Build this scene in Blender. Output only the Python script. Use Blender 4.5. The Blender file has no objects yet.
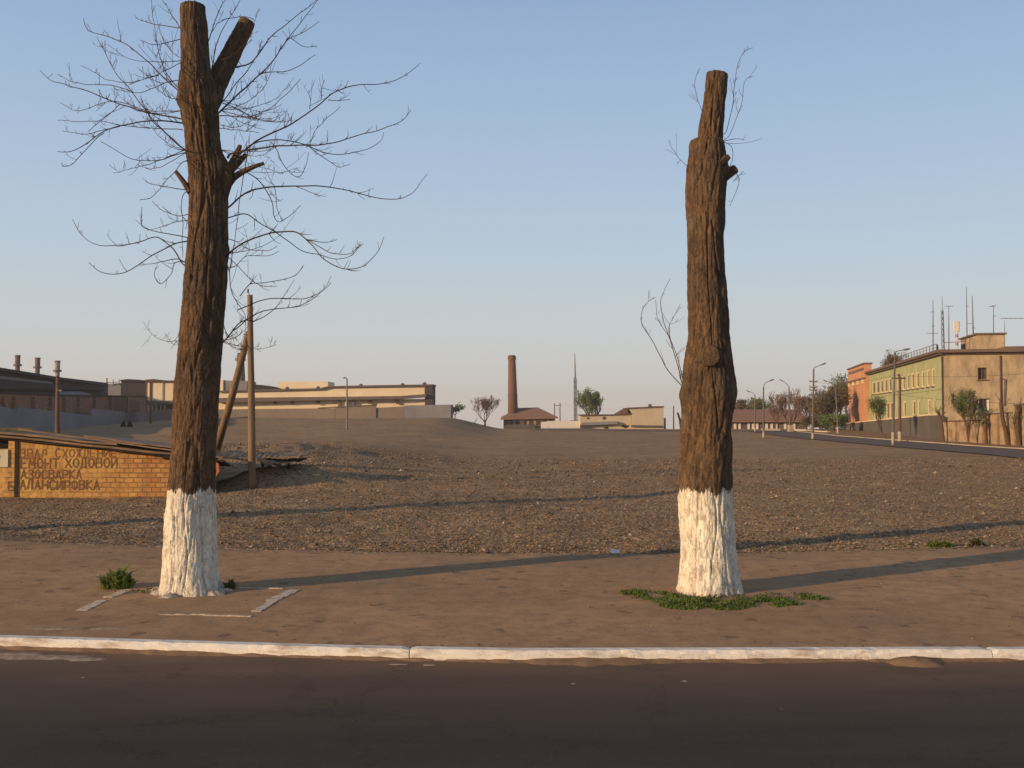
import bpy, bmesh, math, random
from mathutils import Vector, noise
R = math.radians
sc = bpy.context.scene
col = sc.collection
random.seed(7)
rnd = random.random
def U(a, b): return a + (b - a) * rnd()
def sm(a, b, t):
    t = (t - a) / (b - a)
    t = 0 if t < 0 else 1 if t > 1 else t
    return t * t * (3 - 2 * t)
def lerp(a, b, t): return a + (b - a) * t
def interp(pts, x):
    if x <= pts[0][0]: return pts[0][1]
    for (x0, y0), (x1, y1) in zip(pts, pts[1:]):
        if x <= x1: return y0 + (y1 - y0) * (x - x0) / (x1 - x0)
    return pts[-1][1]
N = noise.noise

# ------------------------------------------------------------------ camera
TH = math.atan(31 / 1000); CH = 1.9
cam = bpy.data.cameras.new('camera'); camo = bpy.data.objects.new('camera', cam); col.objects.link(camo)
camo.location = (0, 0, CH); camo.rotation_euler = (math.pi / 2 + TH, 0, 0)
cam.sensor_width = 36; cam.lens = 36 * 1000 / 1024; cam.clip_end = 6000; cam.clip_start = 0.05
sc.camera = camo
def P(px, py, Y):
    """the point seen at a pixel of the photograph, at distance Y down the street view"""
    u = (px - 512) / 1000; v = (384 - py) / 1000
    y = math.cos(TH) - v * math.sin(TH); z = math.sin(TH) + v * math.cos(TH)
    t = Y / y
    return Vector((u * t, Y, CH + z * t))

# ------------------------------------------------------------------ terrain
KL = [(-40, 13.5), (-12, 9.75), (-4.42, 8.64), (-1.34, 8.26), (0, 8.15), (4.2, 8.2), (30, 8.6)]
EL = [(-60, 19), (-25, 16.6), (-7.8, 15.2), (-3, 14.07), (0, 13.77), (2.6, 13.8), (7.4, 14.5), (12, 14.6), (60, 15.5)]
def Yk(X): return interp(KL, X)
def Ye(X): return interp(EL, X) + 0.10 * N(Vector((X * 1.3, 3.1, 0))) + 0.05 * N(Vector((X * 6, 9.1, 0)))
def zg(X, Y):
    if Y < Yk(X): return -0.2
    z = 0.012 * N(Vector((X * .9, Y * .9, 0))) + 0.004 * N(Vector((X * 5, Y * 5, 2)))
    e = Ye(X)
    s = sm(e, e + .3, Y)
    if s > 0:
        f = 1 - .7 * sm(20, 60, Y)
        z += s * (-.045 + .035 * N(Vector((X * 1.1, Y * 1.1, 5))) * f + .02 * N(Vector((X * 4.1, Y * 4.1, 5))) * f)
        if Y < 32: z += s * .014 * N(Vector((X * 11, Y * 11, 5)))
        z += .07 * N(Vector((X * .22, Y * .22, 8))) * sm(16, 24, Y)
    z -= .22 * sm(-5, -11, X) * sm(e, e + 6, Y) * (1 - sm(29, 36, Y))
    m = sm(25.5, 36, Y) * sm(-.8, -9, X)
    if m > 0:
        z += m * .70 * (1 - .75 * sm(40, 75, Y))
        z += m * (.10 * N(Vector((X * .9, Y * .9, 1))) + .05 * N(Vector((X * 2.7, Y * 2.7, 1)))) * (1 - sm(45, 60, Y))
    d = (X + 8.0) ** 2 / 4 + (Y - 37.5) ** 2 / 5
    if d < 6: z += .16 * math.exp(-d) * (1 + .9 * N(Vector((X * 2, Y * 2, 1))))
    d = (X + 6.2) ** 2 / 2.6 + (Y - 28.3) ** 2 / .75
    if d < 6: z += .47 * math.exp(-d) * (1 + .3 * N(Vector((X * 2.3, Y * 2.3, 1))))
    d = ((X + 7.15) / .8) ** 2 + ((Y - 27.5) / .55) ** 2
    if d < 6: z += .30 * math.exp(-d)
    fm = sm(65, 118, Y) * sm(-.5, -9, X)
    if fm > 0: z += fm * 1.3 * (1 - .8 * sm(-36, -50, X)) * (1 + .12 * N(Vector((X * .15, Y * .15, 1))))
    z -= 1.2 * sm(138, 172, Y) + .035 * max(0, Y - 172)
    if Y > 45: z += .12 * N(Vector((X * .06, Y * .06, 3)))
    if X > 18: z = lerp(z, z * .3, sm(18, 22, X)) if Y < 130 else z
    return z
def G(px, py):
    """where a pixel's line of sight meets the terrain"""
    Y = 4.0
    while Y < 260:
        p = P(px, py, Y)
        if p.z <= zg(p.x, p.y): break
        Y *= 1.004
    return p

# ------------------------------------------------------------------ materials
class NB:
    def __init__(s, name):
        s.m = bpy.data.materials.new(name); s.m.use_nodes = True
        s.nt = s.m.node_tree; s.n = s.nt.nodes; s.l = s.nt.links
        s.b = s.n['Principled BSDF']; s.b.inputs['Roughness'].default_value = .9
        s.b.inputs['Specular IOR Level'].default_value = .2
        s.tc = s.n.new('ShaderNodeTexCoord').outputs['Object']
    def mapping(s, scale, vec=None):
        n = s.n.new('ShaderNodeMapping'); n.inputs['Scale'].default_value = scale
        s.l.new(vec or s.tc, n.inputs[0]); return n.outputs[0]
    def noise(s, scale, detail=6, rough=.6, vec=None, dist=0):
        n = s.n.new('ShaderNodeTexNoise'); n.inputs['Scale'].default_value = scale
        n.inputs['Detail'].default_value = detail; n.inputs['Roughness'].default_value = rough
        n.inputs['Distortion'].default_value = dist
        s.l.new(vec or s.tc, n.inputs['Vector']); return n.outputs['Fac']
    def vor(s, scale, out='Distance', vec=None):
        n = s.n.new('ShaderNodeTexVoronoi'); n.inputs['Scale'].default_value = scale
        s.l.new(vec or s.tc, n.inputs['Vector']); return n.outputs[out]
    def ramp(s, fac, stops):
        n = s.n.new('ShaderNodeValToRGB'); e = n.color_ramp.elements
        while len(e) < len(stops): e.new(.5)
        for k, (p, c) in enumerate(stops):
            e[k].position = p; e[k].color = (c, c, c, 1) if not isinstance(c, tuple) else (*c, 1)
        s.l.new(fac, n.inputs[0]); return n.outputs[0]
    def mix(s, fac, a, b, kind='MIX'):
        n = s.n.new('ShaderNodeMix'); n.data_type = 'RGBA'; n.blend_type = kind
        for v, i in ((fac, n.inputs[0]), (a, n.inputs[6]), (b, n.inputs[7])):
            if isinstance(v, (int, float)): i.default_value = v
            elif isinstance(v, tuple): i.default_value = (*v, 1)
            else: s.l.new(v, i)
        return n.outputs[2]
    def math(s, op, a, b=0.0, c=0.0):
        n = s.n.new('ShaderNodeMath'); n.operation = op
        for k, v in enumerate((a, b, c)):
            if isinstance(v, (int, float)): n.inputs[k].default_value = v
            else: s.l.new(v, n.inputs[k])
        return n.outputs[0]
    def sep(s, vec=None):
        n = s.n.new('ShaderNodeSeparateXYZ'); s.l.new(vec or s.tc, n.inputs[0]); return n.outputs
    def comb(s, x, y, z=0.0):
        n = s.n.new('ShaderNodeCombineXYZ')
        for k, v in enumerate((x, y, z)):
            if isinstance(v, (int, float)): n.inputs[k].default_value = v
            else: s.l.new(v, n.inputs[k])
        return n.outputs[0]
    def color(s, c):
        if isinstance(c, tuple): s.b.inputs['Base Color'].default_value = (*c, 1)
        else: s.l.new(c, s.b.inputs['Base Color'])
    def bump(s, h, strength=.5, dist=.02, prev=None):
        n = s.n.new('ShaderNodeBump'); n.inputs['Strength'].default_value = strength
        n.inputs['Distance'].default_value = dist; s.l.new(h, n.inputs['Height'])
        if prev: s.l.new(prev, n.inputs['Normal'])
        s.l.new(n.outputs[0], s.b.inputs['Normal']); return n.outputs[0]

def simple(name, c1, c2=None, scale=3.0, rough=.9, bump=.3, dist=.02, streak=None, metal=0):
    """weathered surface: two tones mixed by noise, and a bump"""
    b = NB(name); c2 = c2 or tuple(x * .7 for x in c1)
    vec = b.mapping(streak) if streak else None
    f = b.ramp(b.noise(scale, 8, .65, vec), [(.35, 0.0), (.65, 1.0)])
    c = b.mix(f, c1, c2)
    g = b.noise(scale * 9, 4, .7)
    c = b.mix(b.ramp(g, [(.3, .25), (.7, 0.0)]), c, tuple(x * .55 for x in c1))
    b.color(c); b.b.inputs['Roughness'].default_value = rough; b.b.inputs['Metallic'].default_value = metal
    if bump: b.bump(g, bump, dist)
    return b.m
M = {}
# ground of the field: brown earth full of crushed stone
b = NB('rubble_earth')
big = b.noise(.16, 5, .6); mid = b.noise(1.6, 6, .65); fine = b.noise(26, 5, .75)
c = b.mix(b.ramp(big, [(.35, 0.0), (.65, 1.0)]), (.385, .25, .132), (.27, .178, .098))
c = b.mix(b.ramp(mid, [(.45, 0.0), (.7, .7)]), c, (.43, .28, .15))
c = b.mix(b.ramp(b.noise(.45, 7, .7), [(.5, 0.0), (.68, .55)]), c, (.20, .132, .078))
c = b.mix(b.ramp(b.sep(b.vor(3.2, 'Color'))[0], [(.0, .32), (.4, 0.0)]), c, (.12, .078, .045))
c = b.mix(b.ramp(b.sep(b.vor(2.1, 'Color'))[1], [(.9, 0.0), (.96, .6)]), c, (.46, .31, .17))
v = b.vor(22, 'Color'); sv = b.sep(v)
c = b.mix(b.ramp(sv[0], [(.0, .55), (.45, 0.0)]), c, (.075, .055, .045))
c = b.mix(b.ramp(sv[1], [(.82, 0.0), (.93, .75)]), c, (.36, .27, .19))
v2 = b.vor(5.5, 'Color'); sv2 = b.sep(v2)
c = b.mix(b.ramp(sv2[0], [(.86, 0.0), (.95, .5)]), c, (.33, .25, .18))
b.color(c)
n1 = b.bump(b.vor(14), .9, .035); n2 = b.bump(fine, .6, .02, n1)
b.bump(mid, .5, .12, n2)
M['field'] = b.m
# dusty pavement
b = NB('dusty_pavement')
big = b.noise(.5, 6, .6, b.mapping((.6, 1.2, 1))); fine = b.noise(60, 4, .7); mid = b.noise(4, 8, .7)
c = b.mix(b.ramp(big, [(.35, 0.0), (.62, 1.0)]), (.43, .268, .148), (.33, .21, .118))
c = b.mix(b.ramp(mid, [(.42, 0.0), (.68, .7)]), c, (.22, .145, .088))
c = b.mix(b.ramp(fine, [(.55, 0.0), (.72, .4)]), c, (.36, .26, .19))
sv = b.sep(b.vor(9, 'Color')); 
c = b.mix(b.ramp(sv[0], [(.965, 0.0), (.99, .5)]), c, (.10, .075, .06))
b.color(c); n1 = b.bump(mid, .35, .03); b.bump(fine, .35, .006, n1)
M['pave'] = b.m
# asphalt
b = NB('worn_asphalt')
g = b.noise(140, 3, .8); s_ = b.noise(1.2, 6, .65, b.mapping((.25, 1.6, 1)))
c = b.mix(b.ramp(s_, [(.35, 0.0), (.7, 1.0)]), (.055, .045, .040), (.072, .059, .052))
c = b.mix(b.ramp(g, [(.58, 0.0), (.75, .5)]), c, (.13, .115, .10))
X_, Y_, Z_ = b.sep()
dy = b.math('ADD', b.math('MULTIPLY', b.noise(1.3, 5, .6, b.mapping((.5, 2, 1))), 1.2), Y_)
dust = b.ramp(b.math('MULTIPLY', b.math('ADD', dy, -6.9), .42), [(.0, 0.0), (.45, .25), (.95, .85)])
c = b.mix(dust, c, (.23, .15, .10))
sv = b.sep(b.vor(2.2, 'Color')); ds = b.vor(2.2)
cr = b.n.new('ShaderNodeTexVoronoi'); cr.feature = 'DISTANCE_TO_EDGE'; cr.inputs['Scale'].default_value = .55
wz = b.n.new('ShaderNodeVectorMath'); wz.operation = 'ADD'; b.l.new(b.tc, wz.inputs[0]); nv = b.noise(2.5, 6, .7); b.l.new(b.comb(b.math('MULTIPLY', nv, 1.1), b.math('MULTIPLY', b.noise(3.1, 6, .7), 1.1)), wz.inputs[1]); b.l.new(wz.outputs[0], cr.inputs['Vector'])
c = b.mix(b.ramp(cr.outputs['Distance'], [(0.0, .3), (.009, 0.0)]), c, (.022, .018, .016))
c = b.mix(b.ramp(b.noise(.35, 4, .6), [(.52, 0.0), (.6, .35)]), c, (.085, .070, .060))
c = b.mix(b.ramp(b.noise(45, 3, .8), [(.5, 0.0), (.72, .4)]), c, (.10, .08, .068))
spk = b.math('MULTIPLY', b.ramp(sv[0], [(.80, 0.0), (.82, 1.0)]), b.ramp(ds, [(.03, 1.0), (.05, 0.0)]))
c = b.mix(spk, c, (.35, .30, .25))
b.color(c); b.b.inputs['Roughness'].default_value = .85; b.bump(g, .4, .006)
M['asphalt'] = b.m
M['far_asphalt'] = simple('old_asphalt', (.14, .115, .105), (.17, .14, .125), .4, .9, .2)
# whitewashed kerb
b = NB('whitewashed_kerb')
f = b.noise(5, 8, .75, b.mapping((.5, 1, 2))); g = b.noise(40, 4, .7)
c = b.mix(b.ramp(f, [(.50, 0.0), (.66, 1.0)]), (.74, .69, .60), (.42, .33, .25))
c = b.mix(b.ramp(g, [(.60, 0.0), (.75, .7)]), c, (.25, .19, .14))
X_, Y_, Z_ = b.sep()
low = b.math('ADD', b.math('MULTIPLY', Z_, 9.0), b.math('MULTIPLY', f, 1.3))
c = b.mix(b.ramp(low, [(.0, .8), (.22, 0.0)]), c, (.26, .18, .13))
b.color(c); n1 = b.bump(f, .5, .02); b.bump(g, .5, .006, n1)
M['kerb'] = b.m
M['white_line'] = simple('worn_whitewash', (.62, .54, .43), (.36, .27, .20), 14, .9, .4, .01)
M['dusty_kerb'] = simple('dusty_kerb', (.50, .42, .33), (.34, .27, .20), .8, .9, .2)
M['dusty_white'] = simple('dusty_whitewash', (.46, .38, .29), (.32, .25, .19), 2, .9, .2)
M['drift'] = simple('gutter_dirt', (.27, .175, .105), (.17, .11, .07), 7, .95, .5, .01)
M['dead_leaf'] = simple('dead_leaf', (.20, .12, .06), (.10, .065, .04), 9, .9, .2)
M['splash'] = simple('faded_lime_splash', (.36, .29, .23), (.19, .145, .11), 18, .95, .3, .01)
# bark, with and without whitewash
def bark(name, wash):
    b = NB(name)
    st = b.mapping((1, 1, .16))
    f = b.noise(26, 9, .75, st, .6); g = b.noise(80, 6, .8, b.mapping((1, 1, .35))); big = b.noise(2.4, 5, .65, b.mapping((1, 1, .5)))
    wv = b.n.new('ShaderNodeVectorMath'); wv.operation = 'ADD'; b.l.new(b.mapping((1, 1, .2)), wv.inputs[0])
    b.l.new(b.comb(b.math('MULTIPLY', b.noise(9, 4, .6), .16), b.math('MULTIPLY', b.noise(11, 4, .6), .16), b.math('MULTIPLY', g, .03)), wv.inputs[1])
    vn = b.n.new('ShaderNodeTexVoronoi'); vn.feature = 'DISTANCE_TO_EDGE'; vn.inputs['Scale'].default_value = 17; b.l.new(wv.outputs[0], vn.inputs['Vector'])
    crack = b.ramp(vn.outputs['Distance'], [(.0, 0.0), (.16, 1.0)])
    c = b.mix(b.ramp(f, [(.34, 0.0), (.64, 1.0)]), (.070, .043, .026), (.175, .108, .058))
    c = b.mix(b.ramp(big, [(.42, 0.0), (.62, .7)]), c, (.185, .108, .056))
    c = b.mix(b.ramp(b.noise(3.7, 6, .7, b.mapping((1, 1, .4))), [(.52, 0.0), (.66, .65)]), c, (.13, .105, .075))
    c = b.mix(b.ramp(b.noise(1.7, 5, .7, b.mapping((1, 1, .6))), [(.50, 0.0), (.66, .7)]), c, (.055, .036, .026))
    c = b.mix(b.ramp(g, [(.45, 0.0), (.75, .55)]), c, (.05, .031, .02))
    c = b.mix(b.ramp(crack, [(0.0, .55), (1.0, 0.0)]), c, (.04, .026, .018))
    n0 = b.bump(crack, .5, .014); n1 = b.bump(f, .6, .016, n0)
    if wash:
        X_, Y_, Z_ = b.sep()
        edge = b.math('ADD', Z_, b.math('MULTIPLY', b.noise(11, 7, .8, b.mapping((1, 1, .22))), .5))
        m = b.ramp(edge, [(0.0, 1.0), (.001, 1.0)])
        n = b.math('LESS_THAN', edge, wash)
        holes = b.ramp(b.noise(22, 8, .8, b.mapping((1, 1, .22))), [(.57, 1.0), (.67, .1)])
        holes = b.math('MULTIPLY', holes, b.ramp(crack, [(0.0, .6), (.4, 1.0)]))
        lowdirt = b.ramp(b.math('ADD', b.math('MULTIPLY', Z_, 3.2), b.math('MULTIPLY', f, .5)), [(.15, .45), (.55, 1.0)])
        m = b.math('MULTIPLY', n, holes)
        wc = b.mix(b.ramp(b.noise(6, 6, .7), [(.4, 0.0), (.7, 1.0)]), (.82, .75, .61), (.60, .52, .40))
        wc = b.mix(lowdirt, (.40, .31, .22), wc)
        c = b.mix(m, c, wc)
    b.color(c); b.bump(g, .6, .008, n1); return b.m
M['bark_wash'] = bark('whitewashed_bark', 1.33)
M['bark'] = bark('bark', 0)
M['cut_wood'] = simple('weathered_cut_wood', (.20, .125, .075), (.12, .075, .05), 30, .9, .5, .01)
M['twig'] = simple('twig_bark', (.085, .055, .045), (.05, .033, .028), 20, .8, .2)
M['far_twig'] = simple('far_twig_bark', (.15, .095, .07), (.10, .065, .05), 2, .9, 0)
def leafm(name, c1, c2, tr=.35):
    b = NB(name); gi = b.n.new('ShaderNodeObjectInfo')
    f = b.noise(2.5, 3, .6)
    b.color(b.mix(b.ramp(f, [(.3, 0.0), (.7, 1.0)]), c1, c2)); b.b.inputs['Roughness'].default_value = .7
    t = b.n.new('ShaderNodeBsdfTranslucent'); t.inputs[0].default_value = (*[x * 1.2 for x in c1], 1)
    mx = b.n.new('ShaderNodeMixShader'); mx.inputs[0].default_value = tr
    b.l.new(b.b.outputs[0], mx.inputs[1]); b.l.new(t.outputs[0], mx.inputs[2])
    b.l.new(mx.outputs[0], b.n['Material Output'].inputs[0]); return b.m
M['weed'] = leafm('weed_leaf', (.17, .22, .05), (.09, .13, .032))
M['weed_dull'] = leafm('grass_leaf', (.065, .10, .03), (.10, .09, .04))
M['spring'] = leafm('spring_leaf', (.19, .25, .075), (.12, .16, .05))
M['spring_dull'] = leafm('budding_leaf', (.20, .165, .09), (.14, .12, .065))
M['pole_wood'] = simple('weathered_pole_wood', (.27, .175, .10), (.16, .105, .065), 12, .85, .5, .01, (1, 1, .08))
M['plank'] = simple('weathered_plank', (.32, .205, .12), (.13, .085, .055), 6, .85, .5, .01, (.1, 1, 1))
M['tin'] = simple('rusty_tin', (.30, .19, .115), (.17, .115, .075), 2.5, .7, .3, .01)
M['dark'] = simple('dark_void', (.018, .016, .016), (.012, .011, .011), 4, .9, .2)
M['dark_wood'] = simple('tarred_wood', (.045, .032, .026), (.03, .022, .02), 8, .9, .3)
M['letter'] = simple('dark_brown_paint', (.13, .062, .03), (.24, .13, .055), 9, .85, .2)
M['letter_faint'] = simple('faded_brown_paint', (.17, .085, .036), (.29, .15, .06), 7, .85, .2)
M['sign'] = simple('cream_board', (.62, .56, .40), (.5, .44, .3), 3, .7, .1)
M['red'] = simple('red_paint', (.40, .04, .03), (.3, .03, .03), 5, .7, .1)
def brick(name, c1, c2, mortar, wdir, bw, bh, patch=None, mort=.012, bumpd=.02):
    b = NB(name)
    X_, Y_, Z_ = b.sep()
    along = b.math('ADD', b.math('MULTIPLY', X_, wdir[0]), b.math('MULTIPLY', Y_, wdir[1]))
    wob = b.math('MULTIPLY', b.noise(3.5, 3, .5), .05)
    vec = b.comb(b.math('ADD', along, wob), b.math('ADD', Z_, wob))
    t = b.n.new('ShaderNodeTexBrick'); b.l.new(vec, t.inputs['Vector'])
    t.inputs['Scale'].default_value = 1; t.inputs['Brick Width'].default_value = bw; t.inputs['Row Height'].default_value = bh
    t.inputs['Mortar Size'].default_value = mort; t.inputs['Mortar Smooth'].default_value = .4
    t.inputs['Color1'].default_value = (*c1, 1); t.inputs['Color2'].default_value = (*c2, 1); t.inputs['Mortar'].default_value = (*mortar, 1)
    c = t.outputs['Color']
    g = b.noise(14, 5, .7)
    c = b.mix(b.ramp(b.noise(2.3, 7, .75), [(.45, 0.0), (.62, .75)]), c, tuple(x * .45 for x in c2))
    c = b.mix(b.ramp(b.noise(5.5, 6, .75), [(.55, 0.0), (.66, .6)]), c, mortar)
    c = b.mix(b.ramp(g, [(.4, .45), (.7, 0.0)]), c, tuple(x * .5 for x in c1))
    if patch:
        pm = b.ramp(b.noise(.8, 6, .65), [(.38, 0.0), (.55, .85)])
        pm = b.math('MULTIPLY', pm, b.ramp(b.math('ADD', b.math('MULTIPLY', X_, -.45), b.math('ADD', .25, b.math('MULTIPLY', b.noise(.7, 4, .6), .8))), [(0.0, 0.12), (.8, 1.0)]))
        c = b.mix(pm, c, b.mix(b.ramp(b.noise(6, 6, .75), [(.45, 0.0), (.65, 1.0)]), patch, tuple(x * .45 for x in patch)))
    b.color(c); n1 = b.bump(t.outputs['Fac'], -.8, bumpd); b.bump(g, .4, .01, n1); return b.m
M['shed_brick'] = brick('yellow_painted_brick', (.66, .37, .12), (.46, .17, .06), (.10, .05, .03), (1, 0), .235, .125, (.66, .40, .13), .020)
M['brick_far'] = brick('red_brick_far', (.55, .24, .13), (.30, .13, .08), (.2, .15, .12), (-.136, .99), .5, .25, (.24, .16, .12), .03)
M['brick_orange'] = simple('bare_orange_brick', (.60, .20, .07), (.45, .15, .06), 20, .9, .6)
M['chimney_brick'] = simple('chimney_brick', (.21, .105, .072), (.15, .08, .058), 1.2, .9, .2)
M['green_wall'] = simple('green_render', (.42, .425, .215), (.31, .325, .165), .9, .9, .2)
M['orange_wall'] = simple('orange_render', (.60, .29, .15), (.46, .225, .12), .8, .9, .2)
M['ochre_wall'] = simple('stained_ochre_render', (.54, .41, .25), (.28, .205, .135), 1.6, .9, .6, .08, (1, 1, .45))
M['ochre_low'] = simple('crumbling_render', (.50, .345, .20), (.20, .14, .09), 1.4, .9, .8, .08)
M['plinth'] = simple('dark_plinth', (.135, .115, .09), (.10, .085, .07), .6, .9, .4)
M['trim'] = simple('pale_trim', (.74, .60, .36), (.62, .48, .28), 1.5, .8, .2)
M['cornice'] = simple('brown_cornice', (.19, .13, .095), (.13, .09, .07), 1, .9, .3)
M['glass'] = simple('dusty_dark_glass', (.06, .045, .035), (.11, .085, .06), .8, .25, 0)
M['brown_frame'] = simple('brown_frame', (.16, .085, .055), (.12, .065, .045), 3, .8, .1)
M['roof_dark'] = simple('dark_roof', (.05, .045, .045), (.035, .033, .035), .3, .9, .2)
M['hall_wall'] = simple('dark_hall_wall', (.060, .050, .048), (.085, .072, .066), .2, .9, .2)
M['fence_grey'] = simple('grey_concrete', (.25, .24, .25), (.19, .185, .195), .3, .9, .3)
M['wall_grey'] = simple('dusty_grey_wall', (.26, .205, .16), (.20, .16, .13), .15, .9, .3)
M['cream'] = simple('cream_panel', (.82, .68, .47), (.74, .59, .40), .3, .85, .1)
M['cream_dirty'] = simple('dirty_cream_panel', (.58, .45, .29), (.42, .32, .22), .4, .85, .2)
M['beam'] = simple('grey_brown_beam', (.17, .13, .11), (.12, .095, .085), .4, .8, .1)
M['steel'] = simple('dull_steel', (.22, .20, .19), (.14, .125, .12), 2, .6, .1)
M['rust'] = simple('rusty_iron', (.17, .085, .055), (.10, .06, .045), 5, .8, .3)
M['stack'] = simple('rusty_stack', (.24, .16, .14), (.16, .11, .10), 2, .8, .2)
M['stack_pale'] = simple('pale_stack', (.50, .40, .31), (.24, .16, .12), 1.2, .8, .2)
M['lamp_post'] = simple('grey_lamp_post', (.16, .13, .11), (.11, .09, .08), 2, .7, .1)
M['white'] = simple('white_paint', (.78, .74, .66), (.65, .6, .52), 2, .8, .1)
M['tile'] = simple('brown_tile_roof', (.30, .165, .11), (.22, .125, .09), 1.0, .9, .5, .05, (1, 1, 5))
M['pale_build'] = simple('pale_render', (.56, .46, .32), (.47, .38, .27), .3, .9, .2)
M['sidepave'] = simple('bare_earth_verge', (.32, .20, .12), (.24, .155, .095), .5, .9, .4)
M['cell_white'] = simple('antenna_panel', (.8, .74, .64), (.7, .63, .52), 2, .5, 0)
M['redmast'] = simple('red_mast_paint', (.45, .13, .08), (.35, .10, .07), 2, .7, 0)
M['paper'] = simple('crumpled_paper', (.8, .78, .74), (.6, .58, .54), 20, .8, .2)
M['stone'] = None
b = NB('crushed_stone')
v = b.n.new('ShaderNodeNewGeometry').outputs['Random Per Island']
c = b.ramp(v, [(0.0, (.07, .052, .037)), (.4, (.19, .132, .082)), (.78, (.33, .23, .14)), (.94, (.50, .37, .24)), (1.0, (.72, .62, .48))])
b.color(b.mix(b.noise(30, 4, .7), c, (.14, .10, .075))); M['stone'] = b.m

for k in ('field', 'pave', 'far_asphalt', 'sidepave', 'stone', 'drift', 'asphalt', 'dusty_kerb'):
    M[k].node_tree.nodes['Principled BSDF'].inputs['Specular IOR Level'].default_value = .04; M[k].node_tree.nodes['Principled BSDF'].inputs['Roughness'].default_value = 1
# ------------------------------------------------------------------ object helpers
def thing(name, label, cat, loc, group=None):
    o = bpy.data.objects.new(name, None); col.objects.link(o); o.empty_display_size = .2
    o.location = loc; o['label'] = label; o['category'] = cat
    if group: o['group'] = group
    return o
def tag(o, label, cat, group=None):
    o['label'] = label; o['category'] = cat
    if group: o['group'] = group
    return o
WP = {}
def wloc(o):
    v = Vector((0, 0, 0))
    while o: v += o.location; o = o.parent
    return v
class MB:
    def __init__(s): s.v = []; s.f = []; s.mi = []; s.cur = 0
    def add(s, vs, fs):
        k = len(s.v); s.v += [tuple(v) for v in vs]; s.f += [tuple(i + k for i in f) for f in fs]; s.mi += [s.cur] * len(fs)
    def box8(s, p):   # 4 bottom then 4 top
        s.add(p, [(3, 2, 1, 0), (4, 5, 6, 7), (0, 1, 5, 4), (1, 2, 6, 5), (2, 3, 7, 6), (3, 0, 4, 7)])
    def box(s, x0, x1, y0, y1, z0, z1, F=None):
        p = [(x0, y0, z0), (x1, y0, z0), (x1, y1, z0), (x0, y1, z0), (x0, y0, z1), (x1, y0, z1), (x1, y1, z1), (x0, y1, z1)]
        if F: p = [F(*q) for q in p]
        s.box8(p)
    def prism(s, pts, off):   # planar polygon extruded by a vector
        n = len(pts); a = [Vector(p) for p in pts]; o = Vector(off)
        s.add(a + [p + o for p in a], [tuple(range(n)), tuple(range(2 * n - 1, n - 1, -1))] + [(i, i + n, (i + 1) % n + n, (i + 1) % n) for i in range(n)])
    def tube(s, pts, rad, sides=6, cap=True):
        pts = [Vector(p) for p in pts]; n = len(pts)
        if not hasattr(rad, '__len__'): rad = [rad] * n
        t0 = (pts[1] - pts[0]).normalized()
        a = t0.orthogonal().normalized(); vs = []; fs = []
        for i in range(n):
            t = (pts[min(i + 1, n - 1)] - pts[max(i - 1, 0)])
            t = t.normalized() if t.length > 1e-9 else t0
            a = (a - t * a.dot(t)); a = a.normalized() if a.length > 1e-6 else t.orthogonal().normalized()
            b_ = t.cross(a)
            for k in range(sides):
                an = 2 * math.pi * k / sides
                vs.append(pts[i] + (a * math.cos(an) + b_ * math.sin(an)) * rad[i])
        for i in range(n - 1):
            for k in range(sides):
                q = (k + 1) % sides
                fs.append((i * sides + k, i * sides + q, (i + 1) * sides + q, (i + 1) * sides + k))
        if cap: fs += [tuple(range(sides - 1, -1, -1)), tuple(range((n - 1) * sides, n * sides))]
        s.add(vs, fs)
    def build(s, name, mat, parent=None, smooth=False, kind=None):
        me = bpy.data.meshes.new(name)
        off = wloc(parent) if parent else Vector((0, 0, 0))
        me.from_pydata([(v[0] - off.x, v[1] - off.y, v[2] - off.z) for v in s.v], [], s.f)
        mats = mat if isinstance(mat, list) else [mat]
        for m in mats: me.materials.append(m)
        if len(mats) > 1: me.polygons.foreach_set('material_index', s.mi)
        if smooth: me.polygons.foreach_set('use_smooth', [True] * len(s.f))
        me.update()
        o = bpy.data.objects.new(name, me); col.objects.link(o)
        if parent: o.parent = parent
        if kind: o['kind'] = kind
        return o
def copy_tree(o, loc, label, group=None):
    r = o.copy(); col.objects.link(r); r.location = loc; r['label'] = label
    if group: r['group'] = group
    def rec(src, dst):
        for ch in [c for c in bpy.data.objects if c.parent == src]:
            c = ch.copy(); col.objects.link(c); c.parent = dst; rec(ch, c)
    rec(o, r); return r

# ------------------------------------------------------------------ ground sheets
ys = [-150, -80, -40, -10, 2, 6, 7.6]
y = 8.0
while y < 34: ys.append(y); y += .085 if y < 18 else .085 + (y - 18) * .012
while y < 900: ys.append(y); y *= 1.025 if y < 220 else 1.15
NC = 380
rs = []
for i in range(NC + 1):
    t = 2 * i / NC - 1
    rs.append(.75 * t + 5 * t ** 7)
m = MB(); vs = []; fs = []
for Y in ys:
    for r in rs:
        X = max(-800, min(800, r * max(abs(Y), 9)))
        vs.append((X, Y, zg(X, Y)))
W_ = NC + 1
for j in range(len(ys) - 1):
    for i in range(NC): fs.append((j * W_ + i, j * W_ + i + 1, (j + 1) * W_ + i + 1, (j + 1) * W_ + i))
m.add(vs, fs); m.build('ground', M['field'], None, True, 'structure')
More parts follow.
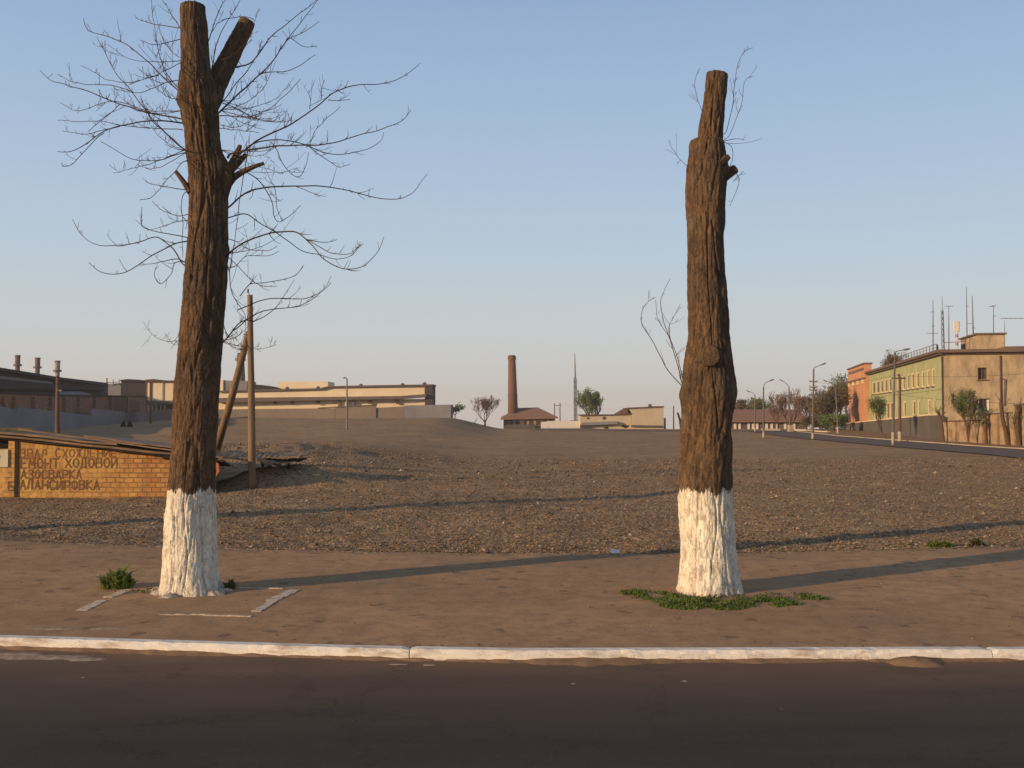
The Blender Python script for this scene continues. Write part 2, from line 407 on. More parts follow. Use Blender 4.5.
# pavement sheet between the kerb and the field
m = MB(); vs = []; fs = []
nx = 420; ny = 26
for i in range(nx + 1):
    t = 2 * i / nx - 1; X = 13 * t + 40 * t ** 5
    a = Yk(X) - .01; e = Ye(X) + .16 * N(Vector((X * 3.1, 7.7, 1))) + .06
    for j in range(ny + 1):
        Y = lerp(a, e, j / ny)
        z = zg(X, max(Y, Yk(X) + .001)) + .006
        if j == ny: z -= .05
        vs.append((X, Y, z))
for i in range(nx):
    for j in range(ny):
        q = i * (ny + 1) + j; fs.append((q, q + ny + 1, q + ny + 2, q + 1))
m.add(vs, fs); m.build('sidewalk', M['pave'], None, True, 'structure')
# road
m = MB(); vs = []; fs = []
xs = [-60 + i * .6 for i in range(201)]
for X in xs:
    k = Yk(X) - .13
    for t in (0, .12, .3, .6, 1, 2, 4, 8, 14, 20): vs.append((X, k - t, -.082 + (.022 * max(0, 1 - t / .6)) + .004 * N(Vector((X, t, 0)))))
for i in range(len(xs) - 1):
    for j in range(9):
        q = i * 10 + j; fs.append((q, q + 1, q + 11, q + 10))
m.add(vs, fs); m.build('road', M['asphalt'], None, True, 'structure')
# kerb: stones set end to end
m = MB(); X = -40.0
while X < 40:
    L = U(3.2, 5.5)
    x0 = X + .004; x1 = X + L - .004; dz = .012 + U(-.004, .004); dn = U(-.005, .005)
    n = 80; vs = []; fs = []
    for i in range(n + 1):
        xx = lerp(x0, x1, i / n); yk = Yk(xx)
        w = .014 * N(Vector((xx * 4, 1, 1))); w2 = .016 * N(Vector((xx * 6, 8, 1))) + .012 * N(Vector((xx * 17, 8, 1)))
        e = .010 if i in (0, n) else 0
        vs += [(xx, yk + .012, -.15), (xx, yk + .012, .004 + dz - e), (xx, yk - .115 + dn + w, .012 + dz + w2 * .5 - e), (xx, yk - .14 + dn + w, -.012 + dz + w2 - e), (xx, yk - .15 + dn + w2, -.15)]
    for i in range(n):
        for k in range(4): fs.append((i * 5 + k, i * 5 + k + 1, i * 5 + k + 6, i * 5 + k + 5))
    fs += [(0, 1, 2, 3, 4), tuple(n * 5 + k for k in (4, 3, 2, 1, 0))]
    m.add(vs, fs); X += L
m.build('kerb', M['kerb'], None, False, 'structure')
# lime splashes and drifts of sand in the gutter
def blob(name, cx, cy, rx, ry, h, mat, z0, seed, parent=None, n=26):
    m = MB(); vs = [(cx, cy, z0 + h)]; fs = []
    for ring in (.35, .7, 1.0):
        for k in range(n):
            a = 2 * math.pi * k / n; q = 1 + .35 * N(Vector((math.cos(a) * 1.7, math.sin(a) * 1.7, seed))) + .15 * N(Vector((math.cos(a) * 5, math.sin(a) * 5, seed)))
            hh = h * (1 - ring ** 1.6) + .25 * h * N(Vector((a * 3, ring * 4, seed))) - (.01 if ring == 1 else 0)
            vs.append((cx + rx * ring * q * math.cos(a), cy + ry * ring * q * math.sin(a), z0 + hh))
    for k in range(n): fs.append((0, 1 + k, 1 + (k + 1) % n))
    for r_ in range(2):
        for k in range(n):
            p = 1 + r_ * n + k; q = 1 + r_ * n + (k + 1) % n
            fs.append((p, p + n, q + n, q))
    m.add(vs, fs); return m.build(name, mat, parent, True)
p = P(905, 660, 7.92)
tag(blob('dirt_heap', p.x + .12, 8.0, .30, .14, .062, M['drift'], -.075, 3), 'small heap of brown dirt piled against the white kerb', 'dirt heap')
for k, (px, yy, rx, ry) in enumerate([(400, 7.95, .12, .02), (430, 7.93, .08, .018), (50, 8.2, .45, .07), (90, 8.13, .2, .05), (20, 8.3, .3, .05)]):
    o = blob('whitewash_splash', (px - 512) / 1000 * yy, yy, rx, ry, .006, M['splash'] if px != 980 else M['sidepave'], -.066 if px > 300 else -.064, k * 3.3)
    o['kind'] = 'structure'
for k, (px, yy, rx, ry) in enumerate([(60, 8.95, .34, .05), (112, 8.95, .2, .045)]):
    o = blob('whitewash_splash', (px - 512) / 1000 * yy, yy, rx, ry, .006, M['splash'], .006, k * 5.3); o['kind'] = 'structure'

m = MB(); vs = []; fs = []; n = 900
for i in range(n + 1):
    X = lerp(-14, 14, i / n); yk = Yk(X) - .135; w_ = .02 + .16 * max(0, N(Vector((X * .8, 4, 4))) + .25) + .05 * N(Vector((X * 6, 1, 9))) + .02 * N(Vector((X * 20, 1, 9)))
    w_ = max(.004, w_); h_ = .02 + .11 * w_
    vs += [(X, yk + .01, -.06 + h_), (X, yk - w_ * .5, -.062 + h_ * .45), (X, yk - w_, -.07)]
for i in range(n):
    for k in range(2): fs.append((i * 3 + k, i * 3 + k + 1, i * 3 + k + 4, i * 3 + k + 3))
m.add(vs, fs); m.build('gutter_dirt', M['drift'], None, True, 'structure')
# far street on the right with its kerb and verge
ker = [(26.5, 20), (27.2, 40), (27.8, 54), (28.1, 66), (28.4, 79), (29.3, 91), (30.8, 103), (32, 113)]
def strip(name, pts, wfun, mat, dz, side, kind='structure', top=0, step=2.0):
    m = MB(); P_ = []
    for (a, b_) in zip(pts, pts[1:]):
        d = math.dist(a, b_); n = max(1, int(d / step))
        P_ += [(lerp(a[0], b_[0], i / n), lerp(a[1], b_[1], i / n)) for i in range(n)]
    P_.append(pts[-1]); vs = []; fs = []; nc = 7
    for i, (x, y) in enumerate(P_):
        a = P_[max(0, i - 1)]; c = P_[min(len(P_) - 1, i + 1)]
        t = Vector((c[0] - a[0], c[1] - a[1], 0)).normalized(); nn = Vector((t.y, -t.x, 0)) * side
        for k in range(nc):
            w = wfun * k / (nc - 1); q = Vector((x, y, 0)) + nn * w
            vs.append((q.x, q.y, zg(q.x, q.y) + dz))
    for i in range(len(P_) - 1):
        for k in range(nc - 1): fs.append((i * nc + k, i * nc + k + 1, (i + 1) * nc + k + 1, (i + 1) * nc + k))
    m.add(vs, fs)
    if top: m = MB() if False else m
    return m, P_, vs
m, _, _ = strip('far_road', ker, 5.2, M['far_asphalt'], .05, -1); m.build('road', M['far_asphalt'], None, True, 'structure')
m, _, _ = strip('far_path', ker, 9.0, M['sidepave'], .12, 1); m.build('path', M['sidepave'], None, True, 'structure')
m, P_, vs = strip('far_kerb', ker, .14, M['white'], .11, 1)
kk = MB(); nn = len(P_)
for i in range(nn - 1):
    a0, a1, b0, b1 = [Vector(vs[j]) for j in (i * 7, i * 7 + 6, i * 7 + 7, i * 7 + 13)]
    dn = Vector((0, 0, .25)); kk.box8([a0 - dn, b0 - dn, b1 - dn, a1 - dn, a0, b0, b1, a1])
kk.build('kerb', M['dusty_kerb'], None, False, 'structure')
# cross street at the far end
far = [(34, 113), (26, 117), (14, 121), (2, 124)]
m, _, _ = strip('cross', far, 4.0, M['far_asphalt'], .05, 1); m.build('road', M['far_asphalt'], None, True, 'structure')
def far_kerb(pts, wd=.35):
    kk = MB()
    for a, b_ in zip(pts, pts[1:]):
        t = (b_ - a).normalized(); n_ = Vector((-t.y, t.x, 0)) * wd; up = Vector((0, 0, .25)); dn = Vector((0, 0, -.4))
        kk.box8([a + dn, b_ + dn, b_ + n_ + dn, a + n_ + dn, a + up, b_ + up, b_ + n_ + up, a + n_ + up])
    kk.build('kerb', M['white_line'], None, False, 'structure')
def onG(px, Y): 
    X = (px - 512) / 1000 * Y; return Vector((X, Y, zg(X, Y)))
far_kerb([onG(762, 121), onG(780, 121)])
far_kerb([onG(794, 119), onG(808, 115), onG(816, 106), onG(827, 104)])

# loose stones over the field
m = MB()
def stone(x, y, z, r):
    q = [Vector((U(.7, 1.2) * sx, U(.7, 1.2) * sy, U(.5, .9) * sz)) for sx, sy, sz in ((1, 0, 0), (0, 1, 0), (-1, 0, 0), (0, -1, 0), (0, 0, 1), (0, 0, -.6))]
    a = U(0, 6.28); ca, sa = math.cos(a), math.sin(a)
    vs = [(x + (v.x * ca - v.y * sa) * r, y + (v.x * sa + v.y * ca) * r, z + v.z * r) for v in q]
    m.add(vs, [(0, 1, 4), (1, 2, 4), (2, 3, 4), (3, 0, 4), (1, 0, 5), (2, 1, 5), (3, 2, 5), (0, 3, 5)])
for i in range(68000):
    Y = 13.9 + 30 * rnd() ** 1.8; X = U(-.6, .6) * Y
    if Y < Ye(X) + .02 or (X < -7.6 and 25.6 < Y < 31): continue
    r = U(.008, .02) * (1 + (Y - 14) * .035)
    if rnd() < .04: r *= U(1.5, 2.6)
    stone(X, Y, zg(X, Y) + r * .45, r)
for i in range(1500):   # heavier rubble on the banks
    X = U(-11, -3.5); Y = U(27, 40)
    if X < -7.6 and Y < 31: continue
    z = zg(X, Y)
    if z < .15: continue
    stone(X, Y, z, U(.02, .055))
o = m.build('gravel', M['stone']); o['kind'] = 'stuff'; tag(o, 'crushed brown stone strewn over the bare field behind the pavement', 'gravel')
m = MB()
for i in range(1500):
    X = U(-9, 9); Y = lerp(Yk(X) + .05, Ye(X), rnd() ** .7)
    r = U(.004, .011); stone(X, Y, zg(X, Y) + .008, r)
o = m.build('grit', M['stone']); o['kind'] = 'stuff'; tag(o, 'scattered grit lying on the dusty pavement by the kerb', 'grit')

# ------------------------------------------------------------------ the two cut-back street trees
def catmull(pts, k=6):
    pts = [Vector(p) for p in pts]; out = []
    if len(pts) < 3:
        return [pts[0].lerp(pts[-1], i / k) for i in range(k + 1)]
    for i in range(len(pts) - 1):
        p0 = pts[max(i - 1, 0)]; p1 = pts[i]; p2 = pts[i + 1]; p3 = pts[min(i + 2, len(pts) - 1)]
        for j in range(k):
            t = j / k
            out.append(.5 * ((2 * p1) + (p2 - p0) * t + (2 * p0 - 5 * p1 + 4 * p2 - p3) * t * t + (3 * p1 - p0 - 3 * p2 + p3) * t ** 3))
    out.append(pts[-1]); return out
def bark_tube(mb, path, rad, seed, nth=150, dz=.012, depth=.020, lumps=None, flare=0, cap=True):
    """a trunk or limb with ridged, furrowed bark"""
    L = [0]
    for a, b_ in zip(path, path[1:]): L.append(L[-1] + (b_ - a).length)
    n = int(L[-1] / dz) + 1; vs = []; fs = []
    ax = None; k = 0
    for i in range(n + 1):
        s = L[-1] * i / n
        while k < len(L) - 2 and L[k + 1] < s: k += 1
        t = (s - L[k]) / (L[k + 1] - L[k]); c = path[k].lerp(path[k + 1], t); r = lerp(rad[k], rad[k + 1], t)
        a_ = path[max(0, k - 2)]; b_ = path[min(len(path) - 1, k + 3)]
        tg = (b_ - a_).normalized()
        ux = Vector((1, 0, 0)); ux = (ux - tg * ux.dot(tg)).normalized(); uy = tg.cross(ux)
        z = c.z
        for q in range(nth):
            an = 2 * math.pi * q / nth; ca, sa = math.cos(an), math.sin(an)
            w = Vector((ca * r * 3.3, sa * r * 3.3, s * .9 + seed))
            lump = .030 * N(w) * min(1, r / .2)
            v0 = N(Vector((ca * r * 7.5 + .4 * N(Vector((ca * 2, sa * 2, s * 1.4 + seed))), sa * r * 7.5, s * .8 + seed + 40)))
            v1 = N(Vector((ca * r * 15 + .6 * N(Vector((ca, sa, s * 2 + seed))), sa * r * 15, s * 1.5 + seed)))
            v2 = N(Vector((ca * r * 34, sa * r * 34, s * 4.5 + seed + 9)))
            v3 = N(Vector((ca * r * 60, sa * r * 60, s * 22 + seed + 5)))
            dd = depth * min(1, r / .2)
            rr = r + lump - dd * 1.8 * max(0, 1 - abs(v0) * 9) - dd * .8 * max(0, 1 - abs(v1) * 5) ** 1.2 - dd * .55 * max(0, 1 - abs(v2) * 3.2) + dd * .3 * v3 + dd * .5 * v2
            if flare:
                f = math.exp(-max(0, z) / .16)
                rr += f * flare * (.35 + .65 * max(0, math.cos(an * 4 + seed) * .6 + N(Vector((ca * 1.5, sa * 1.5, seed))) * 1.2 + .3))
            if lumps:
                pos = c + (ux * ca + uy * sa) * rr
                for (lp, lr, lh) in lumps:
                    d = (pos - lp).length / lr
                    if d < 2.2: rr += lh * math.exp(-d * d * 1.6)
            vs.append(c + (ux * ca + uy * sa) * rr)
    for i in range(n):
        for q in range(nth):
            w = (q + 1) % nth
            fs.append((i * nth + q, i * nth + w, (i + 1) * nth + w, (i + 1) * nth + q))
    mb.cur = 0; mb.add(vs, fs)
    if cap:
        top = vs[-nth:]; c = sum(top, Vector()) / nth; up = (path[-1] - path[-2]).normalized()
        r1 = [c.lerp(p_, .88) + up * (.012 + .006 * N(p_ * 30)) for p_ in top]; r2 = [c.lerp(p_, .45) + up * (.006 + .010 * N(p_ * 20)) for p_ in top]
        vv = top + r1 + r2 + [c]; ff = []
        for q in range(nth):
            w = (q + 1) % nth
            ff += [(q, w, nth + w, nth + q), (nth + q, nth + w, 2 * nth + w, 2 * nth + q), (2 * nth + q, 2 * nth + w, 3 * nth)]
        mb.cur = 1; mb.add(vv, ff); mb.cur = 0
def prof(rows, Y0):
    path = []; rad = []
    for (py, xl, xr) in rows:
        path.append(P((xl + xr) / 2, py, Y0)); rad.append((xr - xl) / 2000 * Y0 * 1.02)
    return path, rad
def densify(path, rad, k=4):
    pp = catmull(path, k); rr = []
    for i in range(len(rad) - 1):
        for j in range(k): rr.append(lerp(rad[i], rad[i + 1], j / k))
    rr.append(rad[-1]); return pp, rr
TY = 10.86
rows1 = [(602, 163, 218), (590, 164, 217), (575, 164, 216), (550, 165.5, 216.5), (520, 166.5, 216), (490, 168.5, 215), (450, 172, 214.5), (395, 175.5, 218), (348, 180, 222.5), (300, 183.5, 225), (258, 186, 227.5), (215, 188.5, 228.5), (185, 188.5, 228), (165, 188, 225), (150, 186, 221), (129, 184, 219), (105, 180, 219), (90, 179, 217), (80, 180.5, 213.5), (64, 182.5, 210), (35, 182, 208.5), (12, 181, 207), (6, 181.5, 206)]
path1, rad1 = densify(*prof(rows1, TY))
T1 = thing('pollarded_tree', 'thick pollarded tree with whitewashed foot and long bare twigs, beside the wooden pole', 'tree', (path1[0].x, TY, 0), 'cut-back street trees with whitewashed trunks')
m = MB()
l1 = [(P(232, 168, TY - .05), .16, .10), (P(226, 150, TY - .15), .10, .05), (P(184, 100, TY - .1), .10, .05), (P(200, 105, TY - .25), .12, .04), (P(183, 262, TY), .09, .03), (P(226, 250, TY), .1, .02), (P(205, 150, TY - .3), .1, .035), (P(228, 182, TY), .12, .05)]
bark_tube(m, path1, rad1, 3.0, 200, .010, .012, l1, .10)
m.build('trunk', [M['bark_wash'], M['cut_wood']], T1, True)
def limb(parent, pts, rpx, Y0, seed, name='cut_limb', nth=90, ys=None):
    pp = [P(x, y, Y0 + (ys[i] if ys else 0)) for i, (x, y) in enumerate(pts)]; rr = [r / 1000 * Y0 for r in rpx]
    pp, rr = densify(pp, rr); m = MB(); bark_tube(m, pp, rr, seed, nth, .012, .02); return m.build(name, [M['bark'], M['cut_wood']], parent, True)
limb(T1, [(204, 118), (212, 97), (222, 74), (236, 46), (248, 22)], [10, 11.5, 11, 9.5, 8.6], TY, 8.0, ys=[0, .12, .22, .3, .34])
limb(T1, [(222, 186), (229, 172), (235, 158), (240, 146)], [7, 5.5, 3.6, 2.2], TY + .02, 11, nth=40)
limb(T1, [(226, 186), (236, 176), (249.5, 168.5), (263, 163.6)], [5, 3.4, 2.4, 1.6], TY, 12, nth=24)
limb(T1, [(190, 192), (183, 181), (176, 172)], [3.5, 2.6, 2], TY - .1, 13, nth=24)
limb(T1, [(228, 170), (238, 162), (246, 155)], [6, 4, 2.4], TY + .14, 14, nth=30)
def branch(parent, pts, r0, Y0, dep, side=1, twigs=True, seed=None, tip=.0022, mat=None):
    """one bare branch: a drawn sweep in space with its own side twigs"""
    n = len(pts); w = []
    for i, (x, y) in enumerate(pts):
        t = i / (n - 1); w.append(P(x, y, Y0 + dep * t))
    c = catmull(w, 7); k = len(c)
    for i in range(1, k): c[i] = c[i] + Vector((N(c[i] * 5), N(c[i] * 5 + Vector((9, 0, 0))), N(c[i] * 5 + Vector((0, 9, 0))))) * .012
    m = MB(); m.tube(c, [lerp(r0, tip, (i / (k - 1)) ** .8) for i in range(k)], 6)
    if twigs:
        L = sum((a - b_).length for a, b_ in zip(c, c[1:]))
        for q in range(int(L * 6.5)):
            i = int(U(.15, .98) * (k - 2)); p = c[i]; t = (c[i + 1] - c[i]).normalized()
            ln = U(.05, .24) * (1.3 - i / k) * (1.5 if rnd() < .25 else 1)
            d = (t * U(.3, 1.0) + Vector((U(-.7, .7), U(-.8, .8), U(-.5, .9)))).normalized()
            tp = [p]; cur = p.copy()
            for s_ in range(5):
                cur = cur + d * (ln / 5); d = (d + Vector((U(-.15, .15), U(-.15, .15), .10))).normalized(); tp.append(cur.copy())
            rt = min(.0048, lerp(r0, tip, i / k) * .7)
            m.tube(tp, [lerp(rt, .0018, j / 5) for j in range(6)], 4)
            for b_ in range(2):
                if rnd() < .45:
                    a = tp[random.randint(1, 4)]; e = (d + Vector((U(-.9, .9), U(-.9, .9), U(-.3, .9)))).normalized() * ln * U(.2, .5)
                    m.tube([a, a + e * .5, a + e + Vector((0, 0, .01))], [.002, .0017, .0013], 3)
    return m.build('branch', mat or M['twig'], parent, True)
B1 = [
 (8, .5, [(182, 92), (175, 88), (159, 73), (133, 49), (112, 38), (90, 31), (83, 18)]),
 (8, .3, [(184, 120), (180, 119), (151, 113), (120, 104), (92, 93), (68, 85), (51, 80), (40, 70)]),
 (8, -.4, [(186, 125), (181, 123), (159, 121), (133, 123), (105, 131), (84, 145), (69, 152), (57, 152)]),
 (4, -.5, [(104, 133), (95, 139), (82, 154), (71, 165), (61, 166.5)]),
 (4, .2, [(120, 126), (101, 131), (81, 134), (62, 131)]),
 (6, .7, [(188, 152), (173.6, 140), (151, 117), (133, 93), (114, 70), (105, 52), (97, 37)]),
 (4, .6, [(133, 92), (110, 85), (86, 84), (68, 80), (57, 74)]),
 (4, .9, [(158, 75), (155, 76), (129, 83), (105, 79), (90, 70), (81, 65)]),
 (4, -.6, [(180, 80), (168, 82), (151, 89), (136, 93), (114, 89)]),
 (6, .8, [(184, 95), (179, 89), (166, 72), (159, 52), (153, 18), (151, -6)]),
 (4, .3, [(182, 28), (159, 25), (144, 22), (135, 17)]),
 (4, .9, [(182, 30), (176, 21), (168, 9), (160, -5)]),
 (4, -.4, [(183, 38), (166, 43), (151, 44), (140, 40)]),
 (3.5, -.9, [(120, 104), (103, 119), (88, 131)]),
 (4, .4, [(183, 130), (152, 128), (122, 126), (105, 121.5), (77, 121.5), (57, 120.6)]),
 (4, .8, [(150, 112), (120, 102), (103, 103), (84.5, 109.5), (73, 109.5), (60, 102)]),
 (6, -.7, [(188, 151), (184, 149), (162, 130), (150, 118), (140, 96)]),
 (5, -.2, [(188, 153), (184, 153), (164, 159), (144, 160.5), (124, 155.5), (100, 141)]),
 (4, .6, [(188, 152), (183, 154), (164, 165.5), (151, 169), (137, 164)]),
 (4, -.8, [(188, 160), (182, 163), (166, 181), (153, 196), (140, 200)]),
 (5, .3, [(190, 190), (173, 188), (157, 185), (146, 182)]),
 (4, .5, [(190, 214), (175, 215), (162, 210), (152, 201)]),
 (7, .5, [(187, 266), (182, 263), (171, 247), (157, 237), (140, 242), (120, 245), (98, 245), (82, 236), (73, 219)]),
 (6, -.3, [(190, 241), (173, 244), (155, 254), (135, 267), (117.5, 274), (100, 272), (89, 263)]),
 (5, .1, [(188, 265), (177, 258.5), (162, 261), (153, 264), (140, 264)]),
 (5, -.4, [(190, 238), (181, 236), (164, 233), (146, 228.5), (141, 223), (142, 207.5)]),
 (4, .6, [(190, 220), (179.5, 221), (164, 226), (146, 230)]),
 (4, -.5, [(184, 262), (175, 263), (171, 274), (161, 283), (155, 276), (156, 267)]),
 (4, -.3, [(188, 190), (182, 199), (183, 230), (182, 258)]),
 (9, .6, [(216, 116), (222, 110), (245, 88), (267, 67), (285, 43), (301, 22), (319, -2)]),
 (9, 1.0, [(220, 78), (235, 67), (252, 62), (272, 36), (297, 16), (320, -3)]),
 (5, .3, [(255, 78), (264, 73), (285, 72), (301, 65), (316, 55)]),
 (4, .6, [(285, 42), (290, 38), (303, 46), (317, 46)]),
 (4, -.2, [(286, 41), (292, 37), (308, 29), (319, 21)]),
 (6, -.6, [(216, 118), (221, 116), (249, 117), (267, 110), (283, 97), (301, 79)]),
 (5, .5, [(218, 102), (231, 106), (252, 117), (272, 122), (288, 121), (292, 117)]),
 (9, .4, [(238, 156), (245, 150), (267, 135), (290, 125), (312, 110), (335, 92), (357, 85), (380, 83.5), (402, 77.5), (420, 63)]),
 (10, -.3, [(228, 158), (234, 153), (267, 147), (290, 145), (326, 144), (353, 137), (380, 130), (402, 121), (411, 110)]),
 (6, .7, [(245, 150), (254, 144), (272, 140), (290, 141), (308, 146), (326, 153), (346, 154), (366, 150), (380, 141), (384, 132)]),
 (4, -.5, [(308, 146), (326, 159), (339, 167), (350, 164)]),
 (6, .9, [(212, 75), (213, 61), (216, 45), (225, 25), (238, 4), (243, -6)]),
 (4, .5, [(222, 20), (230, 18), (245, 17), (254, 20)]),
 (4, -.8, [(218, 128), (236, 130), (258, 132)]),
 (5, -.5, [(207, 45), (213, 27), (220, 7), (229, -5)]),
 (3.5, .2, [(328, 100), (339, 101), (350, 100)]),
 (3.5, .4, [(310, 109), (310, 98), (309, 90)]),
 (3.5, .5, [(321, 99), (322, 88), (325, 80)]),
 (4, .8, [(306, 147), (310, 144), (319, 126), (341, 106)]),
 (6, .2, [(220, 104), (225, 99), (240, 79), (258, 54), (262, 40)]),
 (9, .4, [(222, 212), (228, 207), (244.5, 194.5), (262, 188), (289, 186), (319, 186.6), (343, 189), (368, 196), (395, 199.5), (413, 192), (427.5, 173.5)]),
 (4, -.2, [(295, 186), (309, 191), (321, 196)]),
 (9, -.4, [(222, 259), (227, 256), (239.6, 245), (262, 235), (286.6, 231), (299, 234), (311, 244), (324, 259), (346, 269), (363, 266), (378, 251.5), (384, 236.6)]),
 (6, .5, [(222, 219), (227, 218), (244.5, 214), (257, 220.5), (276.7, 233), (299, 249), (319, 255), (338.5, 259), (353, 255), (362, 243)]),
 (4, .1, [(309, 240), (324, 243), (337, 239.5)]),
 (4, -.6, [(306, 239), (324, 250), (338.5, 254), (351, 253), (361, 244)]),
 (4, .7, [(226, 268), (237, 265), (247, 256), (267, 256), (279, 251)]),
 (4, -.3, [(224, 238), (237, 241.5), (249, 249), (267, 251), (277, 246)]),
 (5, .4, [(240, 296), (246, 288.5), (252, 283.6), (269, 282), (294, 276), (304, 265)]),
 (4, -.4, [(225, 255), (237, 265), (249.5, 278.6), (262, 285.5), (277, 286)]),
 (5, .6, [(238, 310), (259, 301), (282, 298), (304, 299), (319, 293), (331, 283.6)]),
 (6, .9, [(232, 331), (237, 328), (254, 314.5), (272, 309.5), (294, 307), (311, 300), (324, 288.5), (331, 276)]),
 (8, 1.1, [(219, 347), (226, 339), (234.6, 328), (244.5, 320.7), (257, 320.7), (272, 311), (284, 296), (294, 279)]),
 (5, .3, [(226, 262), (230, 274), (232, 293), (241, 308), (245, 315), (245, 325)]),
 (5, -.5, [(247, 152), (247, 157), (239.6, 199), (234.6, 241.5), (229.7, 274)]),
 (5, .5, [(240, 170), (249.5, 173.5), (262, 184.6), (272, 202), (274, 217), (280, 222), (291.5, 214), (300, 206)]),
 (4, .8, [(272, 184), (274, 187), (277, 207), (282, 221)]),
 (4, .6, [(270, 142), (276.7, 150), (284, 165), (291.5, 173.5), (301, 176), (306, 165), (309, 152)]),
]
for i, (r, dep, pts) in enumerate(B1):
    random.seed(100 + i); branch(T1, pts, r * .00125, TY, dep * 1.3, tip=.0028)
random.seed(55)
for i in range(26):     # faint shoots reaching away behind and in front
    py = random.choice([95, 100, 110, 150, 165, 210, 255, 300, 340, 125, 60]); s = random.choice([-1, 1])
    x = 203 + s * 18; w = U(30, 80); h = U(-30, 55)
    branch(T1, [(x, py), (x + s * w * .4, py - h * .25 + 6), (x + s * w * .75, py - h * .55 + 6), (x + s * w, py - h)], .0045, TY, U(1.0, 2.2) * random.choice([-1, 1]), tip=.0016)
# lime crust spilled round the foot
m = MB()
random.seed(9)
for k in range(46):
    a = U(0, 6.28); rr = U(.28, .44); cx = path1[0].x + math.cos(a) * rr; cy = TY + math.sin(a) * rr * .95 - .02
    n = 9; vs = [(cx, cy, .035 + U(0, .02))]
    for q in range(n):
        an = 6.283 * q / n; r_ = U(.03, .085); vs.append((cx + math.cos(an) * r_ * 1.3, cy + math.sin(an) * r_, .004))
    m.add(vs, [(0, 1 + q, 1 + (q + 1) % n) for q in range(n)])
m.build('whitewash_crust', M['white_line'], T1, True)
# second tree
rows2 = [(602, 676, 741), (592, 679, 739), (570, 680.5, 737), (538, 681, 735), (497, 678.5, 732), (456, 680.5, 731), (417, 683, 732), (391, 682.5, 735), (365, 684, 732.5), (339, 687, 729.5), (304, 687.5, 728), (247.5, 686, 724.5), (191, 684.5, 725.5), (170, 686, 726), (150, 689, 724), (141, 691, 722.5)]
path2, rad2 = densify(*prof(rows2, TY))
T2 = thing('pollarded_tree', 'bare pollarded trunk with whitewashed foot standing in a patch of green weeds', 'tree', (path2[0].x, TY, 0), 'cut-back street trees with whitewashed trunks')
kn = P(709, 357, TY - .27)
l2 = [(P(730, 172, TY - .05), .10, .05), (P(728, 393, TY), .2, .03), (P(686, 395, TY), .14, .035), (kn, .16, .04)]
m = MB(); bark_tube(m, path2, rad2, 21.0, 200, .010, .012, l2, .07)
m.build('trunk', [M['bark_wash'], M['cut_wood']], T2, True)
limb(T2, [(711, 150), (712, 125), (714.5, 98), (717, 74)], [12.6, 12.2, 11.6, 11.2], TY + .03, 31, 'stem', 110)
limb(T2, [(716, 180), (726, 175), (735, 169)], [6, 5.6, 4.5], TY - .05, 33, nth=40)
limb(T2, [(717, 165), (724, 160), (728, 157)], [5, 4.2, 3.4], TY - .15, 34, nth=30)
# healed knot on the front
m = MB(); bark_tube(m, [kn + Vector((0, .06, 0)), kn + Vector((-.008, -.03, .005)), kn + Vector((-.012, -.030, .01))], [.125, .115, .10], 44, 60, .008, .007)
m.build('knot', [M['bark'], M['bark']], T2, True)
B2 = [
 (4, .3, [(724, 134), (727.5, 128), (734, 97), (736, 70), (743, 53), (753, 47.5)]), (4, -.3, [(724, 140), (730, 134), (741.5, 104), (745, 81.5), (751, 76)]),
 (4, .1, [(722, 142), (736, 139), (744.5, 140)]), (4, .2, [(724, 142), (732, 148), (733, 160), (728, 170)]), (4, .3, [(734, 172), (739, 178), (737, 190), (730, 206)]),
 (3, .4, [(702, 112), (697, 98), (695, 82), (699, 68)]), (3, .4, [(687, 166), (675.5, 153), (668.7, 140)]), (3, 0, [(733, 182), (738, 176), (745, 174)]),
 (6, .4, [(685, 388), (682.5, 386), (667, 370), (654, 344), (643, 326), (642, 313), (648, 302), (656, 297)]), (7, .2, [(686, 390), (682, 384), (676, 360), (668, 334), (661, 308), (662, 295), (670, 279)]),
 (4, .3, [(672, 346), (669, 330), (673, 318), (681, 304)]), (5, .6, [(685, 392), (679, 362), (669, 338), (658, 318), (656, 300)])]
for i, (r, dep, pts) in enumerate(B2):
    random.seed(300 + i); branch(T2, pts, r * .0010, TY, dep)
# the same kind of tree further along the pavement, off to the left: their shadows cross the field
copy_tree(T1, (-20.3, 11.0, 0), 'pollarded tree further along the pavement, beyond the left edge, shading the field', 'cut-back street trees with whitewashed trunks').scale = (1.5, 1.5, 1.02)
copy_tree(T2, (-34.0, 12.9, 0), 'pollarded tree farthest along the pavement, well beyond the left edge', 'cut-back street trees with whitewashed trunks')

# ------------------------------------------------------------------ weeds
def tufts(name, spots, mat, label, cat, h0=.04, h1=.12, wd=.012, broad=False, kind=None, group=None):
    m = MB()
    for (cx, cy, rx, ry, n) in spots:
        for i in range(n):
            a = U(0, 6.28); q = rnd() ** .5; x = cx + rx * q * math.cos(a); y = cy + ry * q * math.sin(a); z = zg(x, y)
            if N(Vector((x * 5, y * 5, 4))) + .35 * N(Vector((x * 19, y * 19, 4))) < U(-.25, .15) and not broad: continue
            h = U(h0, h1) * (1.2 - .7 * q); d = Vector((U(-1, 1), U(-1, 1), 0)).normalized() * U(.2, 1.0) * h; s = Vector((-d.y, d.x, 0)).normalized() * U(.6, 1.4) * wd
            p0 = Vector((x, y, z)); p1 = p0 + d * .45 + Vector((0, 0, h * .7)); p2 = p0 + d + Vector((0, 0, h * U(.6, 1)))
            m.add([p0 - s * .4, p0 + s * .4, p1 + s, p1 - s, p2], [(0, 1, 2, 3), (3, 2, 4)])
    o = m.build(name, mat)
    if kind: o['kind'] = kind
    return tag(o, label, cat, group)
